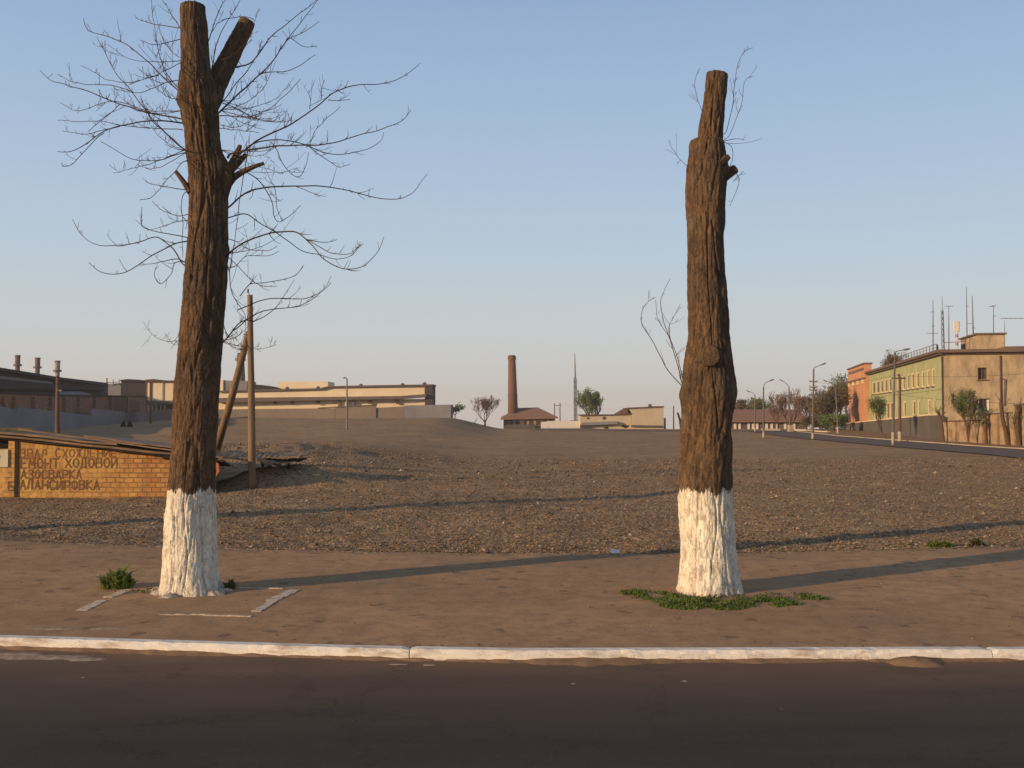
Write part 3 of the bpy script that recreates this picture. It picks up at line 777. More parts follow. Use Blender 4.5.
random.seed(5)
def sp(px, Y, rx, ry, n): return ((px - 512) / 1000 * Y, Y, rx, ry, n)
tufts('weeds', [sp(692, 10.1, .40, .36, 4600), sp(722, 10.0, .25, .25, 1300), sp(762, 10.15, .38, .28, 3300), sp(808, 10.4, .24, .12, 420), sp(640, 10.7, .3, .14, 700), sp(664, 10.45, .3, .2, 900)], [M['weed']][0], 'low green weeds spread round the foot of the bare trunk', 'weeds', .02, .065, .0075, kind='stuff')
tufts('dry_grass', [sp(700, 10.4, .75, .34, 900), sp(790, 10.5, .45, .2, 400), sp(640, 10.7, .4, .2, 200)], M['weed_dull'], 'dull dry grass blades among the weeds round the bare trunk', 'grass', .02, .06, .006, kind='stuff')
tufts('weed_clump', [sp(119, 11.05, .17, .12, 520)], M['weed'], 'bushy green weed clump left of the tree with long twigs', 'weed', .1, .26, .022, True)
tufts('weed_clump', [sp(938, 14.75, .22, .1, 320)], M['weed'], 'bright green grass tuft at the field edge in the trunk shadow', 'weed', .05, .16, .012, True)
tufts('weed_clump', [sp(974, 14.6, .12, .08, 120)], M['weed_dull'], 'small dull weed beside the brighter tuft at the field edge', 'weed', .05, .17, .014, True)
tufts('weed_clump', [sp(232, 10.95, .06, .05, 60)], M['weed_dull'], 'thin weed sprouting right of the whitewashed tree foot', 'weed', .06, .18, .008, True)
tufts('grass', [sp(150, 10.8, .35, .12, 160), sp(1010, 14.9, .4, .06, 60)] + [(U(-8, 9), U(13.9, 14.6), .12, .04, 14) for i in range(26)], M['weed_dull'], 'sparse dull grass along the edge between pavement and field', 'grass', .02, .06, .006, kind='stuff')

m = MB()
for i in range(260):
    X = U(-8, 8); Y = Yk(X) + (.02 + .25 * rnd() ** 2 if rnd() < .4 else U(.05, 5.5)); a = U(0, 6.28); L = U(.012, .035); z = zg(X, Y) + .014
    d = Vector((math.cos(a), math.sin(a), U(-.1, .25))) * L; q = Vector((-math.sin(a), math.cos(a), U(-.2, .2))) * L * U(.15, .5); c = Vector((X, Y, z))
    m.add([c - d, c + q, c + d, c - q], [(0, 1, 2, 3)])
o = m.build('dry_leaves', M['dead_leaf']); o['kind'] = 'stuff'; tag(o, 'dry leaves and twig bits scattered over the pavement', 'dry leaves')
# whitewashed border of the tree pit
pit = thing('tree_pit_border', 'thin whitewashed edging strips on the ground round the left tree', 'edging', (P(190, 600, 10.3).x, 10.3, 0))
def edge(a, b_, w, h=.014):
    m = MB(); A = Vector((*a, 0)); B = Vector((*b_, 0)); n = 14; t = (B - A).normalized(); s = Vector((-t.y, t.x, 0)) * w / 2
    vs = []; fs = []
    for i in range(n + 1):
        c = A.lerp(B, i / n) + s * .3 * N(A + t * i * 1.7); q = s * (1 + .25 * N(A * 2 + t * i * 2.3)); hh = h + .01 * N(A * 3 + t * i); g = zg(c.x, c.y)
        vs += [c - q + Vector((0, 0, g - .02)), c - q + Vector((0, 0, g + hh)), c + q + Vector((0, 0, g + hh)), c + q + Vector((0, 0, g - .02))]
    for i in range(n):
        for k in range(3): fs.append((i * 4 + k, i * 4 + k + 1, i * 4 + k + 5, i * 4 + k + 4))
    fs += [(0, 1, 2, 3), (n * 4 + 3, n * 4 + 2, n * 4 + 1, n * 4)]
    m.add(vs, fs); m.build('edging_strip', M['white_line'], pit)
def gp(px, py): Y = 1.9 / ((py - 415) / 1000); return ((px - 512) / 1000 * Y, Y)
edge(gp(84, 610), gp(106, 600), .10); edge(gp(110, 597), gp(130, 589.5), .10)
edge(gp(162, 614), gp(208, 614), .035); edge(gp(206, 614.4), gp(253, 616), .045)
edge(gp(258, 611), gp(276, 600), .09); edge(gp(273, 600.5), gp(297, 589.5), .12); edge(gp(240, 587.5), gp(284, 588.3), .03)
p = gp(615, 553)
m = MB()
vs = []; 
for i in range(5):
    for j in range(4): vs.append((p[0] - .07 + i * .033, p[1] - .05 + j * .033, zg(*p) + .02 + .05 * abs(N(Vector((i * .9, j * .9, 3)))) + (.03 if j == 3 else 0)))
m.add(vs, [(i * 4 + j, i * 4 + j + 4, i * 4 + j + 5, i * 4 + j + 1) for i in range(4) for j in range(3)])
tag(m.build('paper_scrap', M['paper']), 'white crumpled paper scrap lying at the edge of the field', 'litter')

# ------------------------------------------------------------------ brick shed with painted words
SY = 26.0
def sx(px): return (px - 512) / 1000 * SY
def sz(py): return P(512, py, SY).z
shed = thing('brick_shed', 'low yellow brick shed with painted Cyrillic words and a sagging plank roof', 'shed', (sx(90), SY, -.2))
m = MB()
xL, xR = sx(-60), sx(214)
def topz(x): return interp([(sx(-60), sz(428)), (sx(0), sz(434)), (sx(60), sz(441)), (sx(170), sz(455.5)), (sx(221), sz(460))], x)
op = (sx(-60), sx(9), sz(448.5), sz(437))    # dark opening at the left end
n = 60; vs = []; fs = []
for i in range(n + 1):
    x = lerp(sx(12), xR, i / n); vs += [(x, SY, -.9), (x, SY, topz(x)), (x, SY + .25, topz(x)), (x, SY + .25, -.9)]
for i in range(n):
    for k in range(3): fs.append((i * 4 + k + 4, i * 4 + k + 5, i * 4 + k + 1, i * 4 + k))
fs += [(0, 1, 2, 3), (n * 4 + 3, n * 4 + 2, n * 4 + 1, n * 4)]
m.add(vs, fs)
m.box(xL, sx(12), SY, SY + .25, -.9, sz(449)); m.box(sx(9.2), sx(12), SY, SY + .25, sz(449) + .001, topz(sx(10)))
m.build('wall', M['shed_brick'], shed)
m = MB(); m.box(xL, sx(9), SY + .3, SY + .34, sz(450), topz(sx(0))); m.build('shade_panel', M['dark'], shed)  # near-black panel stands in for the shade inside the opening
m = MB(); m.box(xL, xL + .25, SY + .26, SY + 4.5, -.9, sz(430)); m.build('side_wall', M['shed_brick'], shed)
m = MB(); m.box(sx(16), sx(19.5), SY - .03, SY - .004, -.35, topz(sx(18)) - .01); m.build('post', M['dark_wood'], shed)
sg = MB(); sg.box(sx(-14), sx(9.6), SY - .04, SY - .004, sz(467), sz(449.5)); sg = sg.build('sign_board', M['sign'], shed)
m = MB()
m.tube([Vector((sx(-3) + .08 * math.cos(a / 10 * 6.28), SY - .05, sz(457.5) + .10 * math.sin(a / 10 * 6.28))) for a in range(10)], .03, 5); m.build('sign_mark', M['red'], sg)
# orange brick end block
m = MB(); c = P(218, 468, 26.5)
q = [(-.15, -.22), (.12, -.20), (.21, -.06), (.19, .14), (.10, .21), (-.15, .22)]
m.prism([(c.x + a, SY - .12, c.z + b_) for a, b_ in q], (0, .11, 0)); m.build('broken_brick_end', M['brick_orange'], shed)
# layered plank roof
random.seed(17)
def roofboard(px0, px1, z0, z1, y0, y1, th, mat, name='roof_board', sag=.03, dz1=-.16):
    m = MB(); n = 24; vs = []; fs = []; sd = U(0, 50)
    for i in range(n + 1):
        t = i / n; x = lerp(sx(px0), sx(px1), t); z = lerp(z0, z1, t) + sag * N(Vector((x * .7, sd, 0))) + .012 * N(Vector((x * 5, sd, 0)))
        yy = y0 + .04 * N(Vector((x * 2, sd, 3)))
        vs += [(x, yy, z - th), (x, yy, z), (x, y1, z + dz1), (x, y1, z + dz1 - th)]
    for i in range(n):
        for k in range(4): fs.append((i * 4 + k, i * 4 + (k + 1) % 4, i * 4 + (k + 1) % 4 + 4, i * 4 + k + 4))
    fs += [(3, 2, 1, 0), (n * 4, n * 4 + 1, n * 4 + 2, n * 4 + 3)]
    m.add(vs, fs); return m.build(name, mat, shed)
roofboard(-60, 176, sz(428), sz(452.5), SY - .28, SY + 4.6, .05, M['plank'], 'roof', .02)
roofboard(-60, 120, sz(425.5), sz(443.2), SY - .20, SY + .3, .05, M['tin'])
roofboard(20, 174, sz(428.3), sz(449.5), SY - .1, SY + 2.2, .035, M['plank'])
roofboard(80, 182, sz(435.5), sz(449), SY + .25, SY + 3.4, .04, M['tin'])
roofboard(-60, 90, sz(431.5), sz(445.3), SY - .16, SY + .5, .05, M['dark_wood'])
roofboard(60, 175, sz(441.5), sz(455.8), SY - .2, SY + .5, .04, M['dark_wood'])
roofboard(150, 226, sz(450.5), sz(456), SY - .25, SY + 2.2, .045, M['plank'])
roofboard(165, 226, sz(456), sz(459.6), SY - .15, SY + .5, .045, M['dark_wood'])
# lettering
GL = {'А': [[(0, 0), (.5, 1), (1, 0)], [(.2, .35), (.8, .35)]], 'Б': [[(.9, 1), (0, 1), (0, 0), (.8, 0), (1, .15), (1, .4), (.8, .55), (0, .55)]],
 'В': [[(0, 0), (0, 1), (.75, 1), (.92, .85), (.92, .65), (.75, .53), (0, .53)], [(.75, .53), (1, .38), (1, .15), (.8, 0), (0, 0)]], 'Г': [[(0, 0), (0, 1), (.9, 1)]],
 'Д': [[(0, -.16), (0, 0), (1, 0), (1, -.16)], [(.15, 0), (.3, 1), (.85, 1), (.85, 0)]], 'Е': [[(.9, 0), (0, 0), (0, 1), (.9, 1)], [(0, .5), (.7, .5)]],
 'Ж': [[(.5, 0), (.5, 1)], [(0, 1), (.5, .5), (0, 0)], [(1, 1), (.5, .5), (1, 0)]], 'З': [[(.05, .85), (.3, 1), (.7, 1), (.95, .8), (.7, .53), (.4, .53)], [(.7, .53), (1, .28), (.7, 0), (.25, 0), (0, .15)]],
 'И': [[(0, 1), (0, 0), (1, 1), (1, 0)]], 'Й': [[(0, 1), (0, 0), (1, 1), (1, 0)], [(.3, 1.2), (.5, 1.12), (.7, 1.2)]], 'К': [[(0, 0), (0, 1)], [(.95, 1), (.05, .5), (1, 0)]],
 'Л': [[(0, 0), (.35, 1), (.9, 1), (.9, 0)]], 'М': [[(0, 0), (.08, 1), (.5, .3), (.92, 1), (1, 0)]], 'Н': [[(0, 0), (0, 1)], [(1, 0), (1, 1)], [(0, .5), (1, .5)]],
 'О': [[(.5, 0), (.1, .2), (0, .5), (.1, .82), (.5, 1), (.9, .82), (1, .5), (.9, .2), (.5, 0)]], 'Р': [[(0, 0), (0, 1), (.8, 1), (1, .85), (1, .6), (.8, .45), (0, .45)]],
 'С': [[(1, .15), (.7, 0), (.3, 0), (0, .3), (0, .7), (.3, 1), (.7, 1), (1, .85)]], 'Т': [[(.5, 0), (.5, 1)], [(0, 1), (1, 1)]], 'Х': [[(0, 0), (1, 1)], [(0, 1), (1, 0)]]}
def write(word, px0, px1, pyt, pyb, th=.036, faint=0):
    m = MB(); n = len(word); pitch = (px1 - px0) / n; w = pitch * .70
    for i, ch in enumerate(word):
        if ch == ' ': continue
        x0 = sx(px0 + i * pitch); ww = w / 1000 * SY; zb = sz(pyb) + U(-.008, .008); h = sz(pyt) - sz(pyb) + U(-.01, .01)
        for st in GL[ch]:
            for a, b_ in zip(st, st[1:]):
                A = Vector((x0 + a[0] * ww + U(-.006, .006), 0, zb + a[1] * h + U(-.006, .006))); B = Vector((x0 + b_[0] * ww + U(-.006, .006), 0, zb + b_[1] * h + U(-.006, .006)))
                if faint and rnd() < .12: B = A.lerp(B, U(.3, .7))
                t = (B - A).normalized(); s = Vector((-t.z, 0, t.x)) * th / 2 * U(.8, 1.15); e = t * th * .3; yy = SY - .004 - rnd() * .003
                m.add([Vector((v.x, yy, v.z)) for v in (A - e - s, B + e - s, B + e + s, A - e + s)], [(0, 1, 2, 3)])
    m.build('lettering', M['letter_faint' if faint else 'letter'], shed)
random.seed(3)
write('ЗВАЛ СХОЖДЕНИЕ', 21.5, 119, 449.3, 457.2, .028, 1); write('ЕМОНТ', 22.5, 61.5, 458.8, 468); write('ХОДОВОЙ', 66.5, 120, 458.4, 467.4)
write('АЗОСВАРКА', 22.5, 84.5, 470.2, 478.6); write('АЛАНСИРОВКА', 21.5, 102.5, 480.5, 489.3, .04); write('Б', 10, 17.5, 481.5, 490.3)

# heap of tin sheets and rubble to the right of the shed
junk = thing('sheet_heap', 'heap of rusty tin sheets and boards sagging over the dirt bank beside the shed', 'scrap heap', (P(262, 460, 28).x, 28, .3))
random.seed(23)
def sheet(px0, px1, py0, py1, Y0, dY, th, mat, nm, tilt=0.05, sd=0):
    m = MB(); nx_, ny_ = 22, 6; vs = []; fs = []
    for s in (0, 1):
        for i in range(nx_ + 1):
            for j in range(ny_ + 1):
                t = i / nx_; q = P(lerp(px0, px1, t), lerp(py0, py1, t), Y0)
                x = q.x; y = Y0 + dY * j / ny_ + .08 * N(Vector((t * 5, sd, 0))); z = q.z + tilt * j / ny_ + .05 * N(Vector((t * 4, j * .5, sd))) + .015 * math.sin(x * 45) * (mat is M['tin'])
                vs.append((x, y, z - s * th))
    K = (nx_ + 1) * (ny_ + 1); I = lambda i, j, s: s * K + i * (ny_ + 1) + j
    for i in range(nx_):
        for j in range(ny_): fs += [(I(i, j, 0), I(i + 1, j, 0), I(i + 1, j + 1, 0), I(i, j + 1, 0)), (I(i, j + 1, 1), I(i + 1, j + 1, 1), I(i + 1, j, 1), I(i, j, 1))]
        fs += [(I(i, 0, 0), I(i, 0, 1), I(i + 1, 0, 1), I(i + 1, 0, 0)), (I(i, ny_, 0), I(i + 1, ny_, 0), I(i + 1, ny_, 1), I(i, ny_, 1))]
    for j in range(ny_): fs += [(I(0, j, 0), I(0, j + 1, 0), I(0, j + 1, 1), I(0, j, 1)), (I(nx_, j, 0), I(nx_, j, 1), I(nx_, j + 1, 1), I(nx_, j + 1, 0))]
    m.add(vs, fs); m.build(nm, mat, junk)
sheet(214, 262, 455, 459, 27.2, 1.6, .03, M['tin'], 'tin_sheet', .08, 1); sheet(240, 299, 456.5, 457, 27.5, 1.5, .03, M['tin'], 'tin_sheet', .07, 2)
sheet(232, 284, 458.5, 464, 27.0, 1.2, .03, M['tin'], 'tin_sheet', .04, 3); sheet(256, 276, 460, 466, 26.9, .5, .03, M['plank'], 'board', .05, 4)
sheet(218, 290, 453, 455.5, 28.4, .8, .05, M['plank'], 'board', .02, 5); sheet(268, 303, 462, 459, 27.9, .5, .04, M['dark_wood'], 'board', .02, 6)
m = MB(); 
for (px, py, Y) in ((262, 463, 27.9), (288, 462, 28.1)):
    m = MB(); a = P(px, py, Y); m.tube([a + Vector((0, 0, .05)), Vector((a.x + .05, a.y, zg(a.x, a.y) - .1))], .045, 6); m.build('prop', M['dark_wood'], junk)
m = MB()
for i in range(40):
    p = P(U(216, 282), U(451, 455), U(28.3, 29.2)); stone(p.x, p.y, p.z, U(.03, .07))
m.build('broken_brick', M['stone'], junk)

# wooden pole with its raking strut
pb = P(252, 478, 26.7); pt = P(250, 295, 26.7)
pole = thing('wooden_pole', 'weathered wooden pole with a raking strut, right of the brick shed', 'pole', (pb.x, pb.y, zg(pb.x, pb.y)))
m = MB(); m.tube(catmull([pb - Vector((0, 0, .3)), pb.lerp(pt, .35) + Vector((.01, 0, 0)), pb.lerp(pt, .7), pt], 6), [lerp(.105, .07, i / 18) for i in range(19)], 14); m.build('pole', M['pole_wood'], pole, True)
a = P(213, 462, 31.0); b_ = P(248.5, 333, 26.86)
m = MB(); m.tube([a, a.lerp(b_, .5) + Vector((.03, 0, 0)), b_], [.12, .105, .085], 12); m.build('strut', M['pole_wood'], pole, True)
m = MB(); m.tube([pt + Vector((0, 0, -.05)), pt + Vector((-.05, 0, .1))], .012, 6); m.tube([pt + Vector((-.06, 0, .06)), pt + Vector((-.05, 0, .16))], .028, 8); m.build('insulator', M['steel'], pole)
m = MB(); m.tube([b_ + Vector((-.1, -.13, -.06)), b_ + Vector((.12, -.13, -.02)), b_ + Vector((.13, -.02, .02)), b_ + Vector((-.08, .05, -.02)), b_ + Vector((-.1, -.13, -.06))], .008, 5); m.build('binding_wire', M['rust'], pole)
# ------------------------------------------------------------------ frames for far walls
class Frame:
    """a vertical wall plane: origin on the ground plan, direction along it, outward normal"""
    def __init__(s, ox, oy, dx, dy, flip=1):
        L = math.hypot(dx, dy); s.o = Vector((ox, oy)); s.d = Vector((dx / L, dy / L)); s.n = Vector((s.d.y, -s.d.x)) * flip
    def shift(s, n_):
        f = Frame(s.o.x + s.n.x * n_, s.o.y + s.n.y * n_, s.d.x, s.d.y); f.n = s.n.copy(); return f
    def s_of(s, px):
        r = (px - 512) / 1000 / (math.cos(TH)); r = (px - 512) / 1000
        return (r * s.o.y - s.o.x) / (s.d.x - r * s.d.y)
    def Y(s, px): return s.o.y + s.d.y * s.s_of(px)
    def z(s, px, py): return P(px, py, s.Y(px)).z
    def __call__(s, a, n_, z): return Vector((s.o.x + s.d.x * a + s.n.x * n_, s.o.y + s.d.y * a + s.n.y * n_, z))
    def pt(s, px, py, n_=0): return s(s.s_of(px), n_, s.z(px, py))
    def back(s, t): return Vector((-s.n.x * t, -s.n.y * t, 0))
def slab(mb, F, poly, th, n_=0):
    Fs = F.shift(n_) if n_ else F
    mb.prism([Fs.pt(x, y) for x, y in poly], Fs.back(th))
def slabo(name, F, poly, th, mat, parent, n_=0):
    m = MB(); slab(m, F, poly, th, n_); return m.build(name, mat, parent)

# ------------------------------------------------------------------ factory hall and walls on the left (they run away from the street, in shade)
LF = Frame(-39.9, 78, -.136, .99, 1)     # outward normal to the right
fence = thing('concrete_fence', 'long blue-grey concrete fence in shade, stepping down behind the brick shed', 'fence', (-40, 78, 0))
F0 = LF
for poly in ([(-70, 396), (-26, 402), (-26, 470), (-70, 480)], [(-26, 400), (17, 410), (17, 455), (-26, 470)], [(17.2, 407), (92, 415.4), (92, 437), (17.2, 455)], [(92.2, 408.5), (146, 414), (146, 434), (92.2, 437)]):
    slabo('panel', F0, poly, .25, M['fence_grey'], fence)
works = thing('brick_workshop', 'low reddish brick workshop wall rising behind the blue-grey fence', 'building', (-44, 80, 0))
F1 = LF.shift(-2)
slabo('wall', F1, [(-60, 391), (60, 396), (92, 396.5), (146, 397), (146, 432), (-60, 465)], 3, M['brick_far'], works)
slabo('coping', F1.shift(.12), [(-60, 389.5), (60, 394.6), (92, 395.2), (146, 395.6), (146, 397), (92, 396.6), (60, 396.1), (-60, 391)], 3.2, M['roof_dark'], works)
for px in (5, 16, 35, 52, 66, 80, 96, 112, 128):
    slabo('buttress', F1.shift(.3), [(px, 397), (px + 1.6, 397), (px + 1.6, 425), (px, 425)], .28, M['brick_far'], works)
slabo('skylight', F1.shift(-1), [(69, 395.5), (81, 391.5), (91, 394), (91, 396)], 2, M['fence_grey'], works)
slabo('sun_patch_slab', F1.shift(.13), [(112, 400), (122, 398), (140, 401), (140, 411), (112, 411)], .1, M['chimney_brick'], works)  # brick-toned slab paints in a patch of sunlight on the wall
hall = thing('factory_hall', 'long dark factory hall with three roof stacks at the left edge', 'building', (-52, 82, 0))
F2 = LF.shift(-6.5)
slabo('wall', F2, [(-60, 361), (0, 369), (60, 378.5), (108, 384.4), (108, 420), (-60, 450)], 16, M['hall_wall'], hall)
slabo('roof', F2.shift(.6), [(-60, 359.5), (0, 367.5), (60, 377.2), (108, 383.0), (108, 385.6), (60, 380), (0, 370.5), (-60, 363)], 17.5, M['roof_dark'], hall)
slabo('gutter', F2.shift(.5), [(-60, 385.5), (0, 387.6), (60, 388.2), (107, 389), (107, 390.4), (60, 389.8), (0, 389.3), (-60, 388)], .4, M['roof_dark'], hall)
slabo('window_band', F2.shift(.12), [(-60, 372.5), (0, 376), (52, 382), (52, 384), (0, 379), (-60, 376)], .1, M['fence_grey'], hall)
for (px, pt_, pb_, mt) in ((17, 355.5, 373, 'stack'), (37, 358, 375, 'stack'), (57, 361, 379, 'stack_pale')):
    F3 = F2.shift(-3); c0 = F3.pt(px, pb_); c1 = F3.pt(px, pt_); w = .0025 * c0.y
    m = MB(); m.tube([c0 - Vector((0, 0, 1)), c0, c0.lerp(c1, .45)], w * .9, 14); m.tube([c0.lerp(c1, .45), c1], w, 14)
    st = m.build('stack', M[mt], hall, False)
    m = MB(); m.tube([c0.lerp(c1, .40), c0.lerp(c1, .5)], w * 1.6, 14); m.tube([c1 - Vector((0, 0, .12)), c1 + Vector((0, 0, .04))], w * 1.12, 14); m.build('collar', M['stack'], st)
tower = thing('dark_annex', 'dark flat-roofed annex with a railing, between the factory hall and cream gallery', 'building', (-46, 125, 0))
F4 = Frame(-46, 150, 1, .05, 1)
slabo('wall', F4, [(121, 381), (145, 381), (145, 415), (121, 415)], 1.5, M['roof_dark'], tower)
slabo('wall', F4, [(107, 384), (120.8, 383), (120.8, 415), (107, 415)], 2, M['fence_grey'], tower, -.5)
slabo('roof', F4, [(120, 379.8), (128, 379), (138, 379.6), (146, 380.4), (146, 381.6), (120, 381.4)], 2.2, M['roof_dark'], tower, .4)
m = MB()
for px in (107, 113, 119): q = F4.pt(px, 384); m.tube([q, q + Vector((0, 0, .7))], .05, 5)
m.tube([F4.pt(107, 382.6), F4.pt(119.5, 382.0)], .05, 5); m.tube([F4.pt(106.7, 384), F4.pt(106.7, 378)], .09, 5); m.build('railing', M['rust'], tower)
# cream gallery
gal = thing('cream_gallery', 'short cream panelled gallery raised on posts, left of the big tree', 'building', (-44, 132, 0))
F5 = Frame(-46, 118, 1, .02, 1)
slabo('panel_wall', F5, [(147.5, 381), (196, 382), (196, 400.5), (147.5, 400.5)], 3, M['cream'], gal)
slabo('end_wall', F5, [(145.5, 382), (147.2, 382), (147.2, 401), (145.5, 401)], 3, M['chimney_brick'], gal, -.1)
for px in (150, 162, 172.5, 184): slabo('pilaster', F5, [(px, 380.8), (px + 1.3, 380.8), (px + 1.3, 401), (px, 401)], .15, M['cream_dirty'], gal, .1)
slabo('roof', F5, [(145, 379.6), (153, 379.0), (153, 380.2), (197, 380.8), (197, 382), (145, 381.3)], 5.8, M['brown_frame'], gal, .4)
slabo('beam', F5, [(145, 401), (197, 401), (197, 404.6), (145, 404.6)], 5, M['beam'], gal, .1)
for px in (148, 152, 156, 160, 164, 178, 190): slabo('post', F5, [(px, 404.5), (px + 1.2, 404.5), (px + 1.2, 425), (px, 425)], .4, M['cream_dirty'], gal, -.2)
slabo('rear_wall', F5, [(147, 405), (196, 405), (196, 425), (147, 425)], .5, M['cream_dirty'], gal, -2.5)
slabo('front_wall', F5, [(145, 411.5), (160, 411), (170, 409), (196, 409.5), (196, 430), (145, 430)], .5, M['wall_grey'], gal, .6)
# long cream building
lb = thing('long_cream_building', 'long low cream building with a dark beam, on the mound left of the chimney', 'building', (-28, 150, 1))
F6 = Frame(-30, 152, 1, -.02, 1)
slabo('upper_wall', F6, [(217, 391.8), (320, 389.2), (328, 387), (426, 385.6), (426, 396.5), (330, 398.2), (217, 399.5)], 4, M['cream'], lb)
slabo('roof', F6, [(217, 390.6), (320, 388.2), (328, 386), (433, 384.2), (433, 385.8), (328, 387.4), (320, 389.5), (217, 392)], 5, M['beam'], lb, .5)
slabo('beam', F6, [(217, 398), (330, 396.8), (400, 396), (426, 394), (426, 397.2), (400, 399), (330, 400), (217, 402.8)], 1.4, M['beam'], lb, .9)
slabo('lower_wall', F6, [(217, 400), (426, 399), (426, 412), (217, 414)], 3.5, M['cream'], lb, -.4)
slabo('end_bay', F6, [(424.5, 388), (428, 385), (432.5, 385.5), (432.5, 409), (425, 409)], 4.6, M['hall_wall'], lb, .3)
slabo('upper_storey', F6, [(278, 381.6), (328, 381.6), (328, 388), (278, 389)], 5, M['cream'], lb, -4.2)
slabo('annex', F6, [(223, 380.5), (247, 381), (247, 391.5), (223, 391.5)], 5, M['fence_grey'], lb, -3)
slabo('annex', F6, [(217, 379.5), (223, 380), (223, 391), (217, 391)], 5, M['cream'], lb, -2.8)
slabo('lean_to_roof', F6, [(247, 383.8), (262, 385), (278, 388), (278, 390), (247, 390)], 5, M['roof_dark'], lb, -2.6)
for px, py in ((317, 387.5), (360, 385), (402, 384.3), (424, 383.4), (286, 388)): 
    q = F6.pt(px, py + 1); m = MB(); m.tube([q + Vector((0, .8, -.2)), q + Vector((0, .8, .22)), q + Vector((0, .8, .36))], [.3, .3, .1], 8); m.build('roof_vent', M['rust'], lb)
for px in (338, 345, 352): slabo('pier', F6, [(px, 399.6), (px + 2.6, 399.6), (px + 2.6, 409), (px, 409)], .5, M['beam' if px != 345 else 'white'], lb, .2)
for px in (252, 275, 292, 318, 370, 397): slabo('bracket', F6, [(px - 2.6, 400.6), (px + 2.6, 400.6), (px + .6, 404.2), (px - .6, 404.2)], .3, M['rust'], lb, .1)
chim = F6.shift(-8); c0 = chim.pt(241, 384); c1 = chim.pt(240, 355)
sst = thing('steel_stack', 'grey stack rising behind the strut of the wooden pole', 'chimney', c0)
m = MB(); m.tube([c0 - Vector((0, 0, 3)), c0, c1], [.72, .68, .58], 16); m.build('shaft', M['beam'], sst, True)
m = MB(); m.tube([c1 - Vector((0, 0, .9)), c1 - Vector((0, 0, .5))], .85, 14); m.tube([c1 + Vector((-.3, 0, 0)), c1 + Vector((-.3, 0, .35))], .2, 8); m.build('cap', M['stack'], sst)
gw = thing('grey_boundary_wall', 'long dusty grey wall under the cream building on the mound', 'wall', (-25, 143, 1))
F7 = Frame(-30, 143, 1, -.05, 1)
slabo('wall', F7, [(196, 410), (218, 409.4), (335, 408.2), (335, 430), (196, 430)], .4, M['wall_grey'], gw)
slabo('wall', F7, [(335.3, 406.5), (376, 405.4), (376, 425), (335.3, 425)], .4, M['wall_grey'], gw)
slabo('wall', F7, [(376.3, 407.8), (404, 406.4), (404, 425), (376.3, 425)], .4, M['wall_grey'], gw, -.2)
slabo('coping', F7, [(318, 407.6), (376, 404.6), (376, 405.6), (318, 408.6)], .6, M['plinth'], gw, .1)
# end section in line with the rest; cooler grey paints in its shade
F8 = Frame(F7.pt(404, 410).x, F7.pt(404, 410).y, .05, -1, 1); 
slabo('wall', F7, [(404.2, 405.4), (450.8, 404.6), (450.8, 425), (404.2, 425)], 3, M['fence_grey'], gw, .2)
# slim poles
def mast(name, label, cat, px, pyt, pyb, Y, r0, r1, mat, group=None, z0=None):
    a = P(px, pyb, Y); t = P(px, pyt, Y); o = thing(name, label, cat, a, group)
    m = MB(); m.tube([a - Vector((0, 0, .5)), a, a.lerp(t, .5), t], [r0, r0, (r0 + r1) / 2, r1], 8); m.build('pole', mat, o, True); return o, a, t
o, a, t = mast('utility_pole', 'slim dark pole with a small lamp, in front of the factory hall', 'pole', 57.5, 376, 434, 62, .16, .10, M['rust'])
m = MB(); q = a.lerp(t, .74); m.tube([q, q + Vector((.12, -.1, .05)), q + Vector((.28, -.15, .03))], .03, 6); m.tube([q + Vector((.2, -.15, .03)), q + Vector((.36, -.2, .0))], [.05, .09], 8); m.build('lamp', M['steel'], o)
o, a, t = mast('utility_pole', 'slim brown pole in front of the cream gallery', 'pole', 150.5, 381, 429, 100, .13, .10, M['rust'])
m = MB(); m.tube([a.lerp(t, .97) + Vector((-.5, 0, 0)), a.lerp(t, .97) + Vector((.5, 0, 0))], .06, 6); m.build('crossarm', M['rust'], o)
p = G(347, 429.5)
o, a, t = mast('street_lamp', 'thin pole with a small lamp on the mound before the cream building', 'lamp post', 347, 379, 429.5, p.y, .09, .06, M['steel'])
m = MB(); m.tube([t, t + Vector((-.15, 0, .12)), t + Vector((-.3, 0, .1))], [.04, .05, .09], 7); m.build('lamp_head', M['steel'], o)
# dark lumps by the fence
for k, px in enumerate((123.5, 129.5)):
    p = P(px, 431, 92); blob('tyre' if 0 else 'dark_lump', p.x, p.y, .28, .3, .62, M['dark'], zg(p.x, p.y) - .03, k * 4.0)
    tag(bpy.data.objects[-1] if 0 else [x for x in col.objects][-1], ['small dark lump nearer the brick shed, left one of the pair by the fence', 'small dark lump, right one of the pair by the grey fence'][k], 'lump', 'dark lumps by the fence')

